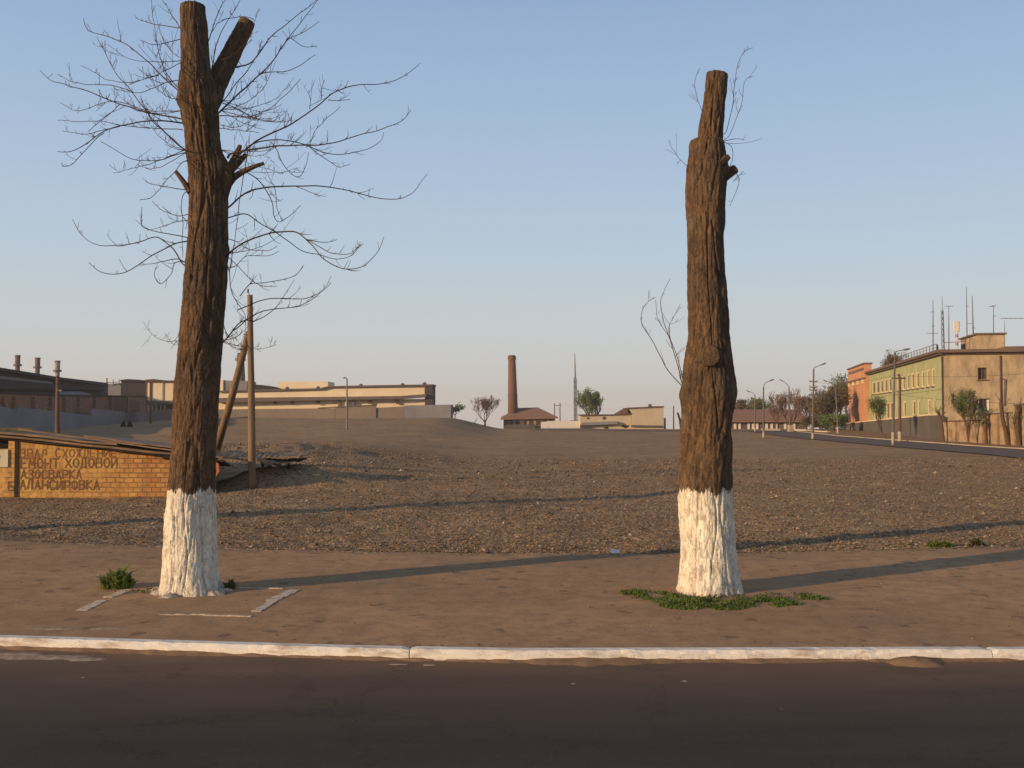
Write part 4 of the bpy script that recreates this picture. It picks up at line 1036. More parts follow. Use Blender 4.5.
# ------------------------------------------------------------------ trees in the distance
def tree(name, label, cat, px, pyb, Y, pyt, wpx, leaf=None, nleaf=0, leafr=.12, seed=1, spread=.55, group=None, lean=0, depth=5, trunk_r=.16, up=.15, tm='far_twig', lsz=.10, trunkfrac=.25):
    random.seed(seed)
    base = P(px, pyb, Y); H = P(px, pyt, Y).z - base.z; W = wpx / 1000 * Y / 2
    o = thing(name, label, cat, base, group)
    tk = MB(); cr = MB(); tips = []
    th = H * trunkfrac
    top = base + Vector((lean * H * .3, 0, th))
    tk.tube([base - Vector((0, 0, .6)), base, base.lerp(top, .5) + Vector((.03, 0, 0)), top], [trunk_r * 1.2, trunk_r, trunk_r * .85, trunk_r * .75], 8)
    def grow(p, d, ln, r, lev):
        pts = [p]; cur = p.copy(); dd = d.copy()
        for i in range(4):
            dd = (dd + Vector((U(-.16, .16), U(-.16, .16), U(-.05, .1) + up * .3))).normalized(); cur = cur + dd * ln / 4; pts.append(cur.copy())
        (tk if lev == 0 else cr).tube(pts, [max(.010 * Y / 60, lerp(r, r * .55, i / 4)) for i in range(5)], 5 if lev < 2 else 3, False)
        if lev >= 2: tips.extend(pts[2:])
        if lev < depth - 1:
            nb = 3 if lev < 3 else 2
            for b_ in range(nb):
                q = pts[random.randint(2, 4)] if b_ else pts[4]
                e = Vector((U(-1, 1), U(-1, 1), U(-.3, .8))).normalized()
                grow(q, (dd * (1 - spread) + e * spread + Vector((0, 0, up))).normalized(), ln * U(.62, .85), r * .55, lev + 1)
    nl = 4
    for k in range(nl):
        an = 6.28 * k / nl + U(0, 1); e = Vector((math.cos(an), math.sin(an), 0))
        sc_ = W / max(.1, H * .5)
        grow(top - Vector((0, 0, U(0, th * .3))), (e * spread * sc_ * 1.3 + Vector((lean, 0, 1))).normalized(), H * .30, trunk_r * .6, 0)
    # fit the crown to the size seen
    allv = tk.v[32:] + cr.v
    zm = max(v[2] for v in allv); xs_ = sorted(abs(v[0] - top.x) for v in cr.v); xm = xs_[int(len(xs_) * .985)] if xs_ else W
    kz = (H - th * .0) / (zm - base.z); kx = W / xm
    def fit(v):
        f = min(1, max(0, (v[2] - base.z) / th))
        return (base.x + (v[0] - base.x) * lerp(1, kx, f * .999), base.y + (v[1] - base.y) * lerp(1, kx, f * .999), base.z + (v[2] - base.z) * kz)
    tk.v = [fit(v) if v[2] > base.z else v for v in tk.v]; cr.v = [fit(v) if v[2] > base.z else v for v in cr.v]
    tips = [Vector(fit(t)) for t in tips]
    tk.build('trunk', M[tm], o, True)
    if leaf:
        lv = MB()
        for i in range(nleaf):
            c = random.choice(tips) + Vector((U(-1, 1), U(-1, 1), U(-1, 1))) * leafr
            if N(c * .9) < -.25: continue
            a = Vector((U(-1, 1), U(-1, 1), U(-1, 1))).normalized(); b_ = a.orthogonal().normalized(); s = U(.5, 1.2) * lsz
            lv.add([c - a * s, c + b_ * s * .6, c + a * s, c - b_ * s * .6], [(0, 1, 2, 3)])
        cw = cr.build('crown', M['far_twig'], o)
        lv.build('foliage', M[leaf], cw)
    else: cr.build('crown', M[tm], o)
    return o
tree('bare_tree', 'small bare tree on the crest left of the brick chimney', 'tree', 485, 424, 150, 395, 27, seed=4, depth=6, trunk_r=.14, leaf='spring_dull', nleaf=500, leafr=.3, lsz=.09, trunkfrac=.06)
m = MB(); a = P(474, 425, 148); m.tube([a, a + Vector((.1, 0, .4)), a + Vector((.5, 0, .95))], [.07, .06, .04], 6)
tag(m.build('leaning_stick', M['far_twig']), 'dark stick leaning beside the small bare tree on the crest', 'stick')
tree('leafing_tree', 'young green tree with upright limbs between the lattice mast and pale building', 'tree', 594, 428, 178, 388, 31, 'spring', 5600, .35, 8, .4, lsz=.15, up=.5, depth=5, trunk_r=.2, trunkfrac=.06)
# bushes on left crest
tree('bush', 'green bush peeking over the slope right of the grey wall', 'bush', 455, 418, 146, 404, 16, 'spring', 700, .25, 12, .6, lsz=.12, depth=4, trunk_r=.06)

# boiler house with brick chimney
BY = 180
boil = thing('boiler_house', 'small brown-roofed brick house at the foot of the brick chimney', 'building', P(528, 428, BY))
a0 = P(503.5, 418, BY - 3); 
Z0 = zg(3, BY) - .5; ze = P(530, 417, BY).z; zr = P(530, 407.8, BY).z
x0, x1 = P(503.5, 400, BY).x, P(555, 400, BY).x; xm_ = P(524, 400, BY).x
m = MB(); m.box(xm_, x1, BY, BY + 7, Z0, ze); m.build('wall', M['ochre_low'], boil)
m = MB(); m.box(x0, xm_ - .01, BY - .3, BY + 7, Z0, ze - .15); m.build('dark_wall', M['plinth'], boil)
m = MB(); e = .5
r0, r1 = P(518.5, 408, BY).x, P(538.5, 408, BY).x
vs = [(x0 - e, BY - .8, ze - .25), (x1 + e, BY - .6, ze), (x1 + e, BY + 7.6, ze), (x0 - e, BY + 7.6, ze), (r0, BY + 3.5, zr), (r1, BY + 3.5, zr + .1)]
vs += [(a, b_, c - .25) for a, b_, c in vs[:4]]
m.add(vs, [(0, 1, 5, 4), (1, 2, 5), (2, 3, 4, 5), (3, 0, 4), (6, 7, 1, 0), (7, 8, 2, 1), (8, 9, 3, 2), (9, 6, 0, 3), (9, 8, 7, 6)]); m.build('roof', M['tile'], boil)
for px in (531, 538, 545, 551): 
    m = MB(); c = P(px, 422, BY - .05); m.box(c.x - .35, c.x + .35, BY - .08, BY - .01, c.z - .55, c.z + .5); m.build('window', M['glass'], boil)
for px in (506, 511, 517): 
    m = MB(); c = P(px, 422.5, BY - .35); m.box(c.x - .35, c.x + .35, BY - .38, BY - .31, c.z - .5, c.z + .5); m.build('window', M['dark'], boil)
m = MB(); m.box(x0 + .5, xm_ + 2, BY - 1.6, BY - .4, Z0, P(512, 424.5, BY).z); m.build('step', M['plinth'], boil)
CY = BY + 2
chy = thing('brick_chimney', 'tall tapering red brick chimney above the brown-roofed house', 'chimney', P(512.5, 425, CY))
c1 = P(511.8, 356.6, CY); c0 = P(513.2, 424, CY)
m = MB(); m.tube([c0, c0.lerp(c1, .5), c1], [.98, .82, .66], 24); m.build('shaft', M['chimney_brick'], chy, True)
m = MB(); m.tube([c1 + Vector((0, 0, -.6)), c1 + Vector((0, 0, .05))], [.74, .78], 24); m.tube([c1 + Vector((0, 0, .05)), c1 + Vector((0, 0, .25))], .6, 20); m.build('crown_band', M['chimney_brick'], chy)
m = MB(); q = c0.lerp(c1, .42); m.tube([q, q + Vector((0, 0, .16))], .92, 24); m.build('iron_hoop', M['rust'], chy)
m = MB()
for i in range(40): q = c0.lerp(c1, i / 40); m.tube([q + Vector((.7, -.62, 0)), q + Vector((.95, -.45, 0))], .02, 4)
m.build('rung', M['rust'], chy)
# bright low wall, poles, lattice mast
F9 = Frame(5, 171, 1, 0, 1)
lw = thing('low_white_wall', 'low sunlit white wall between the boiler house and lattice mast', 'wall', (9, 171, -1))
slabo('wall', F9, [(541, 422.5), (548, 421.2), (580, 420.8), (580, 432), (541, 432)], .4, M['white'], lw)
o, a, t = mast('utility_pole', 'thin dark pole left of its taller neighbour by the boiler house', 'pole', 554.6, 403.5, 428, 188, .10, .08, M['rust'])
o, a, t = mast('utility_pole', 'taller thin pole right of the boiler house roof', 'pole', 559.8, 402.5, 428, 176, .16, .12, M['stack_pale'])
m = MB(); q = t - Vector((0, 0, .5)); m.tube([q + Vector((-.9, 0, 0)), q + Vector((.3, 0, 0))], .06, 6); m.build('crossarm', M['rust'], o)
LY = 182
mast_o = thing('lattice_mast', 'tall slender lattice mast with a thin top rod, centre of the horizon', 'mast', P(575.5, 427, LY))
def lattice(parent, c0, c1, w0, w1, mats, nseg, r, nm='lattice'):
    """open three-legged lattice with painted bands"""
    ax = (c1 - c0)
    for s in range(nseg):
        m = MB(); t0 = s / nseg; t1 = (s + 1) / nseg; cor = []
        for t in (t0, t1):
            c = c0 + ax * t; w = lerp(w0, w1, t); cor.append([c + Vector((math.cos(k * 2.094 + .4), math.sin(k * 2.094 + .4), 0)) * w for k in range(3)])
        for k in range(3):
            m.tube([cor[0][k], cor[1][k]], r, 4); m.tube([cor[0][k], cor[1][(k + 1) % 3]], r * .8, 4); m.tube([cor[1][k], cor[1][(k + 1) % 3]], r * .8, 4); m.tube([cor[1][k], cor[0][(k + 1) % 3]], r * .8, 4)
        m.build(nm, mats[s % len(mats)], parent)
lattice(mast_o, P(575.7, 428, LY), P(575.2, 378, LY), .36, .30, [M['dark_wood'], M['beam']], 18, .04, 'mast_section')
m = MB(); m.tube([P(575.2, 378, LY), P(575, 365, LY), P(574.8, 353.5, LY)], [.14, .11, .05], 6); m.build('top_rod', M['steel'], mast_o)
m = MB(); q = P(575.7, 427, LY); m.box(q.x - .9, q.x + .8, LY - .8, LY + .8, q.z - 1.5, q.z + 1.2); m.build('base_block', M['plinth'], mast_o)
# pale building
F10 = Frame(15, 168, 1, -.03, 1)
pale = thing('pale_building', 'pale flat-roofed building stepping up to the right, behind the field', 'building', (20, 168, -1))
slabo('low_wall', F10, [(580.5, 415.5), (631, 414), (631, 432), (580.5, 432)], 8, M['pale_build'], pale)
slabo('wall', F10, [(628.5, 408.6), (663.5, 407), (663.5, 433), (631.5, 433), (631.5, 413)], 9, M['pale_build'], pale, .3)
slabo('roof', F10, [(627.5, 407.6), (664.2, 406), (664.2, 407.2), (627.5, 408.8)], 9.6, M['brown_frame'], pale, .5)
slabo('low_roof', F10, [(580, 414.4), (617, 414.2), (628, 407.8), (628, 413.6), (632, 413.2), (632, 414.4), (580, 415.8)], 8.4, M['brown_frame'], pale, .35)
slabo('ledge', F10, [(582, 422.6), (617, 421.2), (617, 424), (582, 425.5)], .8, M['fence_grey'], pale, .9)
slabo('plinth', F10, [(631.5, 425), (663, 425.6), (663, 427.2), (631.5, 427)], .3, M['plinth'], pale, .6)
slabo('side_strip', F10, [(664, 418), (666, 418), (666, 433), (664, 433)], .5, M['fence_grey'], pale, .1)
for (x_, y_, w_, h_) in ((602.5, 416.8, 3.2, 2.6), (587, 417.2, 2, 2)): slabo('window', F10, [(x_, y_), (x_ + w_, y_), (x_ + w_, y_ + h_), (x_, y_ + h_)], .1, M['glass'], pale, .06)
m = MB(); q = F10.pt(651, 406.8); m.box(q.x - .25, q.x + .25, q.y + 1, q.y + 1.6, q.z - .2, q.z + .45); m.box(q.x - .2, q.x + 2.2, q.y + 1, q.y + 1.2, q.z - .1, q.z + .12); m.build('roof_box', M['plinth'], pale)
for k, (px, Y, w, h) in enumerate(((625.5, 160, 1.1, .75), (606, 161, .5, .45))):
    p = P(px, 429, Y); 
    tree('bush', ['dark rounded bush in front of the pale building', 'small dark bush left of the bigger one by the pale building'][k], 'bush', px, 429.5, Y, 424.3 if k == 0 else 426.5, 9 if k == 0 else 4, 'weed', 420, .12, 40 + k, .8, lsz=.09, depth=4, trunk_r=.03)
o, a, t = mast('utility_pole', 'thin pole standing right of the pale building', 'pole', 673.6, 406, 431, 158, .12, .09, M['rust'])
o, a, t = mast('leaning_post', 'dark post leaning just left of the bare whitewashed trunk', 'post', 681, 431, 431.5, 140, .1, .1, M['dark_wood'])
m = MB(); m.tube([P(681.5, 430, 140), P(680, 420, 140), P(677.6, 412.5, 140)], [.22, .16, .12], 6); m.build('upper_pole', M['dark_wood'], o)

# long low house to the right of the second tree
HF = Frame(35, 152, 1, 0, 1)
hs = thing('long_house', 'long low house with brown roof and pale window piers behind the street lamps', 'building', (42, 152, -1))
slabo('wall', HF, [(728, 421), (806, 421), (806, 436), (728, 436)], 8, M['beam'], hs)
zE = HF.z(760, 421); zR = HF.z(760, 411); xa = HF.pt(727, 420).x; xb = HF.pt(807, 420).x
m = MB(); m.add([(xa, 151.3, zE), (xb, 151.3, zE), (xb, 156, zR + .25), (xa, 156, zR + .25), (xb, 160.5, zE), (xa, 160.5, zE), (xa, 151.3, zE - .18), (xb, 151.3, zE - .18)], [(0, 1, 2, 3), (3, 2, 4, 5), (1, 4, 2), (0, 3, 5), (6, 7, 1, 0), (7, 6, 5, 4)]); m.build('roof', M['tile'], hs)
for i, px in enumerate([734, 738.5, 743, 747.5, 752, 756, 761, 765.5, 770.5, 775, 779.5, 784, 788.5, 793, 798]):
    if i % 4 == 2: continue
    slabo('window', HF, [(px, 423.3), (px + 2.2, 423.3), (px + 2.2, 430), (px, 430)], .2, M['white'], hs, .15)
# ------------------------------------------------------------------ trees around the far street
tree('budding_tree', 'broad hazy green tree behind the left end of the long house', 'tree', 743, 424, 175, 399, 26, 'spring_dull', 2200, .6, 51, .6, lsz=.2, depth=5)
tree('budding_tree', 'hazy green tree behind the middle of the long house roof', 'tree', 760, 424, 172, 398, 22, 'spring', 1500, .6, 52, .6, lsz=.18, depth=5)
tree('bare_tree', 'spreading bare tree with a dense fan of branches behind the white post', 'tree', 790, 431, 132, 388, 36, seed=61, depth=7, spread=.5, trunk_r=.2, up=.2, trunkfrac=.1)
tree('bare_tree', 'bare tree right of the fan-shaped one, beside the pole with cross bars', 'tree', 806, 431, 126, 393, 28, seed=62, depth=7, spread=.5, trunk_r=.16, up=.2, trunkfrac=.1)
tree('bare_tree', 'small bare tree left of the fan-shaped one, over the roof', 'tree', 775, 430, 140, 401, 20, seed=63, depth=6, spread=.5, trunk_r=.12)
tree('budding_tree', 'brownish green tree just right of the pole with cross bars', 'tree', 822, 434, 118, 398, 24, 'spring_dull', 3200, .4, 64, .55, lsz=.14, depth=6, trunk_r=.14)
tree('budding_tree', 'dense green-brown tree beside the orange end of the building', 'tree', 833, 433, 122, 384, 32, 'spring_dull', 7500, .5, 65, .5, lsz=.16, depth=6, trunk_r=.2)
tree('leafing_tree', 'greener tree crowding the base of the orange wall', 'tree', 847, 433, 146, 374, 22, 'spring', 6500, .5, 66, .5, lsz=.16, depth=6, trunk_r=.2)
tree('bush', 'low dark bush under the trees left of the orange wall', 'bush', 832, 433, 112, 416, 24, 'spring', 3000, .4, 67, .7, lsz=.12, depth=5, trunk_r=.06)
tree('bush', 'low brown-green bush left of the lamp by the orange wall', 'bush', 812, 432, 116, 417, 18, 'spring_dull', 1800, .4, 68, .7, lsz=.11, depth=5, trunk_r=.06)

tree('bush', 'green bush at the foot of the orange wall', 'bush', 847, 434, 138, 414, 20, 'spring', 3200, .5, 69, .7, lsz=.15, depth=5, trunk_r=.06)
tree('bush', 'brown-green bush between the two street lamps at the end of the road', 'bush', 822, 433, 134, 417, 20, 'spring_dull', 2600, .5, 70, .7, lsz=.14, depth=5, trunk_r=.06)
# ------------------------------------------------------------------ green, orange and ochre building on the right
GF = Frame(32.7, 76, .208, .979, 1); GF.n = Vector((-GF.d.y, GF.d.x))
SF = Frame(32.7, 76, .979, -.208, 1)
gb = thing('green_building', 'two-storey green, orange and ochre building on the right street corner', 'building', (33, 76, 0))
def wall_open(mb, F, s0, s1, z0, z1, ops, th=.35, n_=0):
    """wall with window openings cut through it"""
    ss = sorted({s0, s1, *[o[0] for o in ops], *[o[1] for o in ops]}); zz = sorted({z0, z1, *[o[2] for o in ops], *[o[3] for o in ops]})
    for a, b_ in zip(ss, ss[1:]):
        for c, d in zip(zz, zz[1:]):
            mid = ((a + b_) / 2, (c + d) / 2)
            if any(o[0] < mid[0] < o[1] and o[2] < mid[1] < o[3] for o in ops): continue
            p = [F(a, n_, c), F(b_, n_, c), F(b_, n_ - th, c), F(a, n_ - th, c), F(a, n_, d), F(b_, n_, d), F(b_, n_ - th, d), F(a, n_ - th, d)]
            f = [(0, 1, 5, 4)]
            mb.add(p, f)
    for o in ops:   # reveals
        a, b_, c, d = o[:4]
        q = [F(a, n_, c), F(b_, n_, c), F(b_, n_, d), F(a, n_, d), F(a, n_ - th, c), F(b_, n_ - th, c), F(b_, n_ - th, d), F(a, n_ - th, d)]
        mb.add(q, [(0, 4, 5, 1), (1, 5, 6, 2), (2, 6, 7, 3), (3, 7, 4, 0)])
def window(F, o, parent, th=.3, n_=0, fr='trim', bars=1, depth=.22, fw=.09):
    a, b_, c, d = o; w = fw; m = MB()
    def bx(a0, a1, c0, c1, n0, n1): m.box8([F(a0, n0, c0), F(a1, n0, c0), F(a1, n1, c0), F(a0, n1, c0), F(a0, n0, c1), F(a1, n0, c1), F(a1, n1, c1), F(a0, n1, c1)])
    n0 = n_ - depth; n1 = n0 - .08
    bx(a + .004, a + w, c + .004, d - .004, n0, n1); bx(b_ - w, b_ - .004, c + .004, d - .004, n0, n1); bx(a + w + .001, b_ - w - .001, c + .004, c + w, n0, n1); bx(a + w + .001, b_ - w - .001, d - w, d - .004, n0, n1)
    for k in range(bars):
        x = lerp(a, b_, (k + 1) / (bars + 1)); bx(x - .035, x + .035, c + w + .001, d - w - .001, n0, n1)
    wo = m.build('window', M[fr], parent)
    m = MB(); bx_ = [F(a + .01, n1 - .01, c + .01), F(b_ - .01, n1 - .01, c + .01), F(b_ - .01, n1 - .01, d - .01), F(a + .01, n1 - .01, d - .01)]; m.add(bx_, [(0, 1, 2, 3)]); m.build('pane', M['glass'], wo)
    m = MB(); a, b_ = a - .08, b_ + .08
    m.box8([F(a, n_ + .1, c - .1), F(b_, n_ + .1, c - .1), F(b_, n_ + .003, c - .1), F(a, n_ + .003, c - .1), F(a, n_ + .1, c - .01), F(b_, n_ + .1, c - .01), F(b_, n_ + .003, c - .01), F(a, n_ + .003, c - .01)])
    m.build('sill', M['cornice'], wo)
sO = GF.s_of(869.2); sE = GF.s_of(851.9); ZT = 6.62; ZT2 = 6.9
ops = []
for px in (873.8, 877.8, 881.8, 886.0, 890.4, 899, 903.7, 908.4, 912.9, 917.8, 923.0, 928.4, 933.4):
    s = GF.s_of(px); hw = .011 * 0 + .0013 * 0 + (1.15 if px < 880 else .95 if px < 900 else .66 if px < 920 else .5)
    z0_ = lerp(4.35, 4.2, s / 40); z0_ = 4.2; ops.append((s - hw, s + hw, z0_, 5.6))
low = []
for px in (875.5, 879.5, 887.5, 891.3, 904.5, 913.8, 918.6, 929.0, 934.2):
    s = GF.s_of(px); hw = 1.1 if px < 880 else .85 if px < 893 else .7 if px < 915 else .48
    low.append((s - hw, s + hw, lerp(1.98, 1.3, s / 36), 3.2))
m = MB(); allops = ops + low
wall_open(m, GF, 0, sO, 0.2, ZT, allops, .35); m.build('green_wall', M['green_wall'], gb)
for o in ops + low: window(GF, o, gb, depth=.02, fw=.15, bars=0)
m = MB(); m.box8([GF(sO + .01, .45, .2), GF(sE, .45, .2), GF(sE, -9, .2), GF(sO + .01, -9, .2), GF(sO + .01, .45, 6.5), GF(sE, .45, 6.5), GF(sE, -9, 6.5), GF(sO + .01, -9, 6.5)]); m.box8([GF(sO + .01, .45, 6.501), GF(sE, .45, 6.501), GF(sE, -.3, 6.501), GF(sO + .01, -.3, 6.501), GF(sO + .01, .45, 7.75), GF(sE, .45, 7.75), GF(sE, -.3, 7.75), GF(sO + .01, -.3, 7.75)]); m.build('orange_wall', M['orange_wall'], gb)
def band(F, s0, s1, z0, z1, n0, n1, name, mat): 
    m = MB(); m.box8([F(s0, n0, z0), F(s1, n0, z0), F(s1, n1, z0), F(s0, n1, z0), F(s0, n0, z1), F(s1, n0, z1), F(s1, n1, z1), F(s0, n1, z1)]); return m.build(name, M[mat], gb)
band(GF, sO - .15, sE + .2, 7.75, 7.9, .6, -.4, 'parapet_cap', 'cornice'); band(GF, sO - .1, sE + .1, 6.05, 6.22, .62, .452, 'string_course', 'cornice'); band(GF, sO + .8, sE - .8, 7.1, 7.4, .5, .452, 'parapet_recess', 'cornice')
for k in range(4): s = lerp(sO + 1.5, sE - 1.5, k / 3); band(GF, s - .5, s + .5, 5.55, 6.0, .6, .453, 'bracket', 'trim')
band(GF, -.35, sO, ZT + .002, ZT + .22, .5, -12, 'roof', 'cornice'); band(GF, -.25, sO, ZT - .14, ZT, .3, .004, 'cornice', 'cornice')
band(GF, .1, sO, 3.85, 3.95, .06, .004, 'string_course', 'green_wall')
# dark plinth with a pale top that falls along the street
m = MB(); a0, a1 = -.35, sE + .3
for (z0, z1, n0, nm, mt) in ((None, None, 1.0, 'plinth', 'plinth'),):
    m.box8([GF(a0, n0, -.6), GF(a1, n0, -1.2), GF(a1, .47, -1.2), GF(a0, .47, -.6), GF(a0, n0, 1.86), GF(a1, n0, .72), GF(a1, .47, .72), GF(a0, .47, 1.86)]); 
m.build('plinth', M['plinth'], gb)
m = MB(); m.box8([GF(a0, .468, -.6), GF(sO - .01, .468, -1.2), GF(sO - .01, .005, -1.2), GF(a0, .005, -.6), GF(a0, .468, 1.86), GF(sO - .01, .468, 1.05), GF(sO - .01, .005, 1.05), GF(a0, .005, 1.86)]); m.build('plinth_top', M['plinth'], gb)
m = MB(); m.box8([GF(a0, 1.06, 1.863), GF(a1, 1.06, .723), GF(a1, .46, .723), GF(a0, .46, 1.863), GF(a0, 1.06, 1.98), GF(a1, 1.06, .84), GF(a1, .46, .84), GF(a0, .46, 1.98)]); m.build('plinth_ledge', M['trim'], gb)
# ochre side
sR = SF.s_of(1024) + 14
o1 = [SF.s_of(978.3), SF.s_of(987.6), SF.z(983, 379.4), SF.z(983, 367.6)]; o2 = [SF.s_of(979), SF.s_of(990), SF.z(984, 412), SF.z(984, 398.5)]
o3 = [SF.s_of(1040), SF.s_of(1051), o1[2], o1[3]]
m = MB(); wall_open(m, SF, 0, sR, -.5, ZT, [tuple(o1), tuple(o2), tuple(o3)], .35); m.build('ochre_wall', M['ochre_wall'], gb)
for o in (o1, o2, o3): window(SF, tuple(o), gb, fr='brown_frame')
m = MB(); sp_ = SF.s_of(989); m.box8([SF(sp_ - .12, -.05, o2[2] + .1), SF(sp_ + .02, -.05, o2[2] + .1), SF(sp_ + .02, -.2, o2[2] + .1), SF(sp_ - .12, -.2, o2[2] + .1), SF(sp_ - .12, -.05, o2[3] - .1), SF(sp_ + .02, -.05, o2[3] - .1), SF(sp_ + .02, -.2, o2[3] - .1), SF(sp_ - .12, -.2, o2[3] - .1)]); m.build('window_reveal', M['white'], gb)
band(SF, -.3, sR, ZT + .004, ZT + .24, .5, -1.0, 'roof_edge', 'cornice'); band(SF, 0.02, sR, ZT - .14, ZT - .002, .16, .003, 'cornice', 'cornice')
m = MB(); m.box8([SF(.05, -.4, ZT - .3), SF(sR, -.4, ZT - .3), SF(sR, -30, ZT - .3), SF(.05, -30, ZT - .3), SF(.05, -.4, ZT + .1), SF(sR, -.4, ZT + .1), SF(sR, -30, ZT + .1), SF(.05, -30, ZT + .1)]); m.build('flat_roof', M['roof_dark'], gb)
band(SF, SF.s_of(1005.5), sR, ZT + .25, ZT + .42, .3, -6, 'raised_roof', 'cornice')
for px, r in ((942, .04), (1000.6, .055)):
    s = SF.s_of(px); m = MB(); m.tube([SF(s, .08, -.3 if px < 950 else 2.3), SF(s, .08, ZT - .25)], r, 8); m.build('drainpipe', M['rust'], gb, True)
s = SF.s_of(1003.5); m = MB(); m.tube([SF(s, .12, 2.6), SF(s + .1, .12, 4.6), SF(s - .3, .12, 4.62)], .035, 6); m.build('cable_pipe', M['rust'], gb)
# roof house
RF = Frame(*(SF(SF.s_of(985), -2.2, 0).xy), .979, -.208, 1)
rh = MB(); s0 = 0; s1 = RF.s_of(1005.4); zb = ZT + .1; ztp = RF.z(990, 334.6); dd = 5.4
rh.box8([RF(s0, 0, zb), RF(s1, 0, zb), RF(s1, -dd, zb), RF(s0, -dd, zb), RF(s0, 0, ztp), RF(s1, 0, ztp), RF(s1, -dd, ztp), RF(s0, -dd, ztp)])
rh = rh.build('roof_house', M['ochre_wall'], gb)
m = MB(); m.box8([RF(s0 - .15, .15, ztp + .003), RF(s1 + .15, .15, ztp + .003), RF(s1 + .15, -dd - .15, ztp + .003), RF(s0 - .15, -dd - .15, ztp + .003), RF(s0 - .15, .15, ztp + .13), RF(s1 + .15, .15, ztp + .13), RF(s1 + .15, -dd - .15, ztp + .13), RF(s0 - .15, -dd - .15, ztp + .13)]); m.build('roof_cap', M['cornice'], rh)
m = MB(); m.box8([RF(-.05, -3.8, zb), RF(-.01, -3.8, zb), RF(-.01, -5.2, zb), RF(-.05, -5.2, zb), RF(-.05, -3.8, zb + 1.0), RF(-.01, -3.8, zb + 1.0), RF(-.01, -5.2, zb + 1.0), RF(-.05, -5.2, zb + 1.0)]); m.build('hatch', M['dark_wood'], rh)
# railing on the roof edge
m = MB()
for k in range(14):
    s = lerp(.8, GF.s_of(901), (k / 13)); m.tube([GF(s, .2, ZT + .2), GF(s, .2, ZT + .75)], .03, 4)
m.tube([GF(.8, .2, ZT + .75), GF(GF.s_of(901), .2, ZT + .75)], .03, 4); m.tube([GF(.8, .2, ZT + .5), GF(GF.s_of(901), .2, ZT + .5)], .02, 4); m.build('railing', M['steel'], gb)

# aerials on the roof, each a thing of its own
AY = 80
def aerial(px, pyt, label, elems=(), r=.035, pyb=352, lat=False, mat='steel', dY=0, name='antenna', lean=0):
    Y = AY + dY; a = P(px, pyb, Y); a.z = ZT + .1; t = P(px + lean, pyt, Y); o = thing(name, label, 'antenna', a, 'aerials on the roof of the corner building')
    if lat: lattice(o, a, t.lerp(a, .25), .14, .10, [M[mat]], 8, .018, 'mast_section'); m = MB(); m.tube([t.lerp(a, .25), t], [.03, .015], 5); m.build('tip', M[mat], o)
    else: m = MB(); m.tube([a, a.lerp(t, .6), t], [r, r * .8, r * .45], 6); m.build('pole', M[mat], o)
    for (ex0, ex1, ey) in elems:
        m = MB(); m.tube([P(ex0, ey, Y), P(ex1, ey, Y)], .02, 5); m.build('crossbar', M[mat], o)
    return o, t
aerial(933, 300, 'thin roof aerial with short crossbars, leftmost of the cluster', [(931, 935, 326), (927, 938, 333.3), (930.5, 935, 312)], r=.05)
aerial(943.5, 295.6, 'slim lattice roof mast left of the white panel antenna', [(944.5, 953.4, 306.2)], lat=True, lean=-1.5)
aerial(948.8, 306, 'T-shaped roof aerial with upright tips beside the lattice mast', [(946, 953.2, 306.1)], r=.045)
m = MB()
o, t = aerial(967.2, 286.7, 'tallest thin roof mast behind the roof house', [(966, 969, 306), (966.5, 972, 323.5)], r=.05, lean=-.8, dY=3)
aerial(973.8, 295.6, 'thin roof mast just right of the tallest one', [(972, 976, 328)], r=.055, lean=-1.6, dY=2)
o, t = aerial(993.5, 305.6, 'roof-house aerial with a small comb of rods at the top', [(990, 995.2, 306.5), (993, 996.5, 316)], r=.045, dY=-1)
m = MB()
for k in range(5): q = P(990.2 + k * 1.2, 306.5 - k * .35, AY - 1); m.tube([q + Vector((0, -.25, 0)), q + Vector((0, .25, 0))], .015, 4)
m.build('rod', M['steel'], o)
aerial(1004.6, 320, 'short thin aerial at the right corner of the roof house', r=.03, dY=-1)
o, t = aerial(1031, 314, 'mast at the far right edge carrying a long horizontal yagi boom', [(1001, 1040, 318.4)], r=.05, dY=-3)
m = MB()
for k in range(7): q = P(1003 + k * 5, 318.4, AY - 3); m.tube([q + Vector((0, -.35, 0)), q + Vector((0, .35, 0))], .015, 4)
m.build('rod', M['steel'], o)
cb = P(957, 352, AY - 1); cb.z = ZT + .1
cell = thing('cell_antenna', 'white panel antenna cluster on a red and white lattice mast on the roof', 'antenna', cb, 'aerials on the roof of the corner building')
lattice(cell, cb, P(957, 330, AY - 1), .12, .12, [M['redmast'], M['cell_white']], 6, .015, 'mast_section')
m = MB(); m.tube([P(957, 330, AY - 1), P(957, 320.5, AY - 1)], .05, 6); m.build('pole', M['steel'], cell)
for k in range(3):
    an = k * 2.094 + .5; m = MB(); c = P(957, 326, AY - 1) + Vector((math.cos(an), math.sin(an), 0)) * .16; m.box(c.x - .08, c.x + .08, c.y - .05, c.y + .05, c.z - .42, c.z + .42); m.build('antenna_panel', M['cell_white'], cell)
m = MB(); m.tube([P(945, 342.5, AY), P(966, 341.5, AY)], .03, 5); tag(m.build('roof_cross_pole', M['redmast']), 'thin horizontal pole strung between the roof masts', 'pole')
m = MB(); q = P(937.3, 352, AY - 2); q.z = ZT + .2; m.tube([q, q + Vector((0, 0, .35)), q + Vector((0, 0, .6))], [.09, .09, .05], 8); tag(m.build('roof_vent', M['dark']), 'small dark vent pipe at the roof corner', 'vent')
tree('budding_tree', 'tree crown showing above the green building roof behind its railing', 'tree', 892, 400, 128, 350, 20, 'spring_dull', 2600, .35, 71, .5, lsz=.13, depth=6)

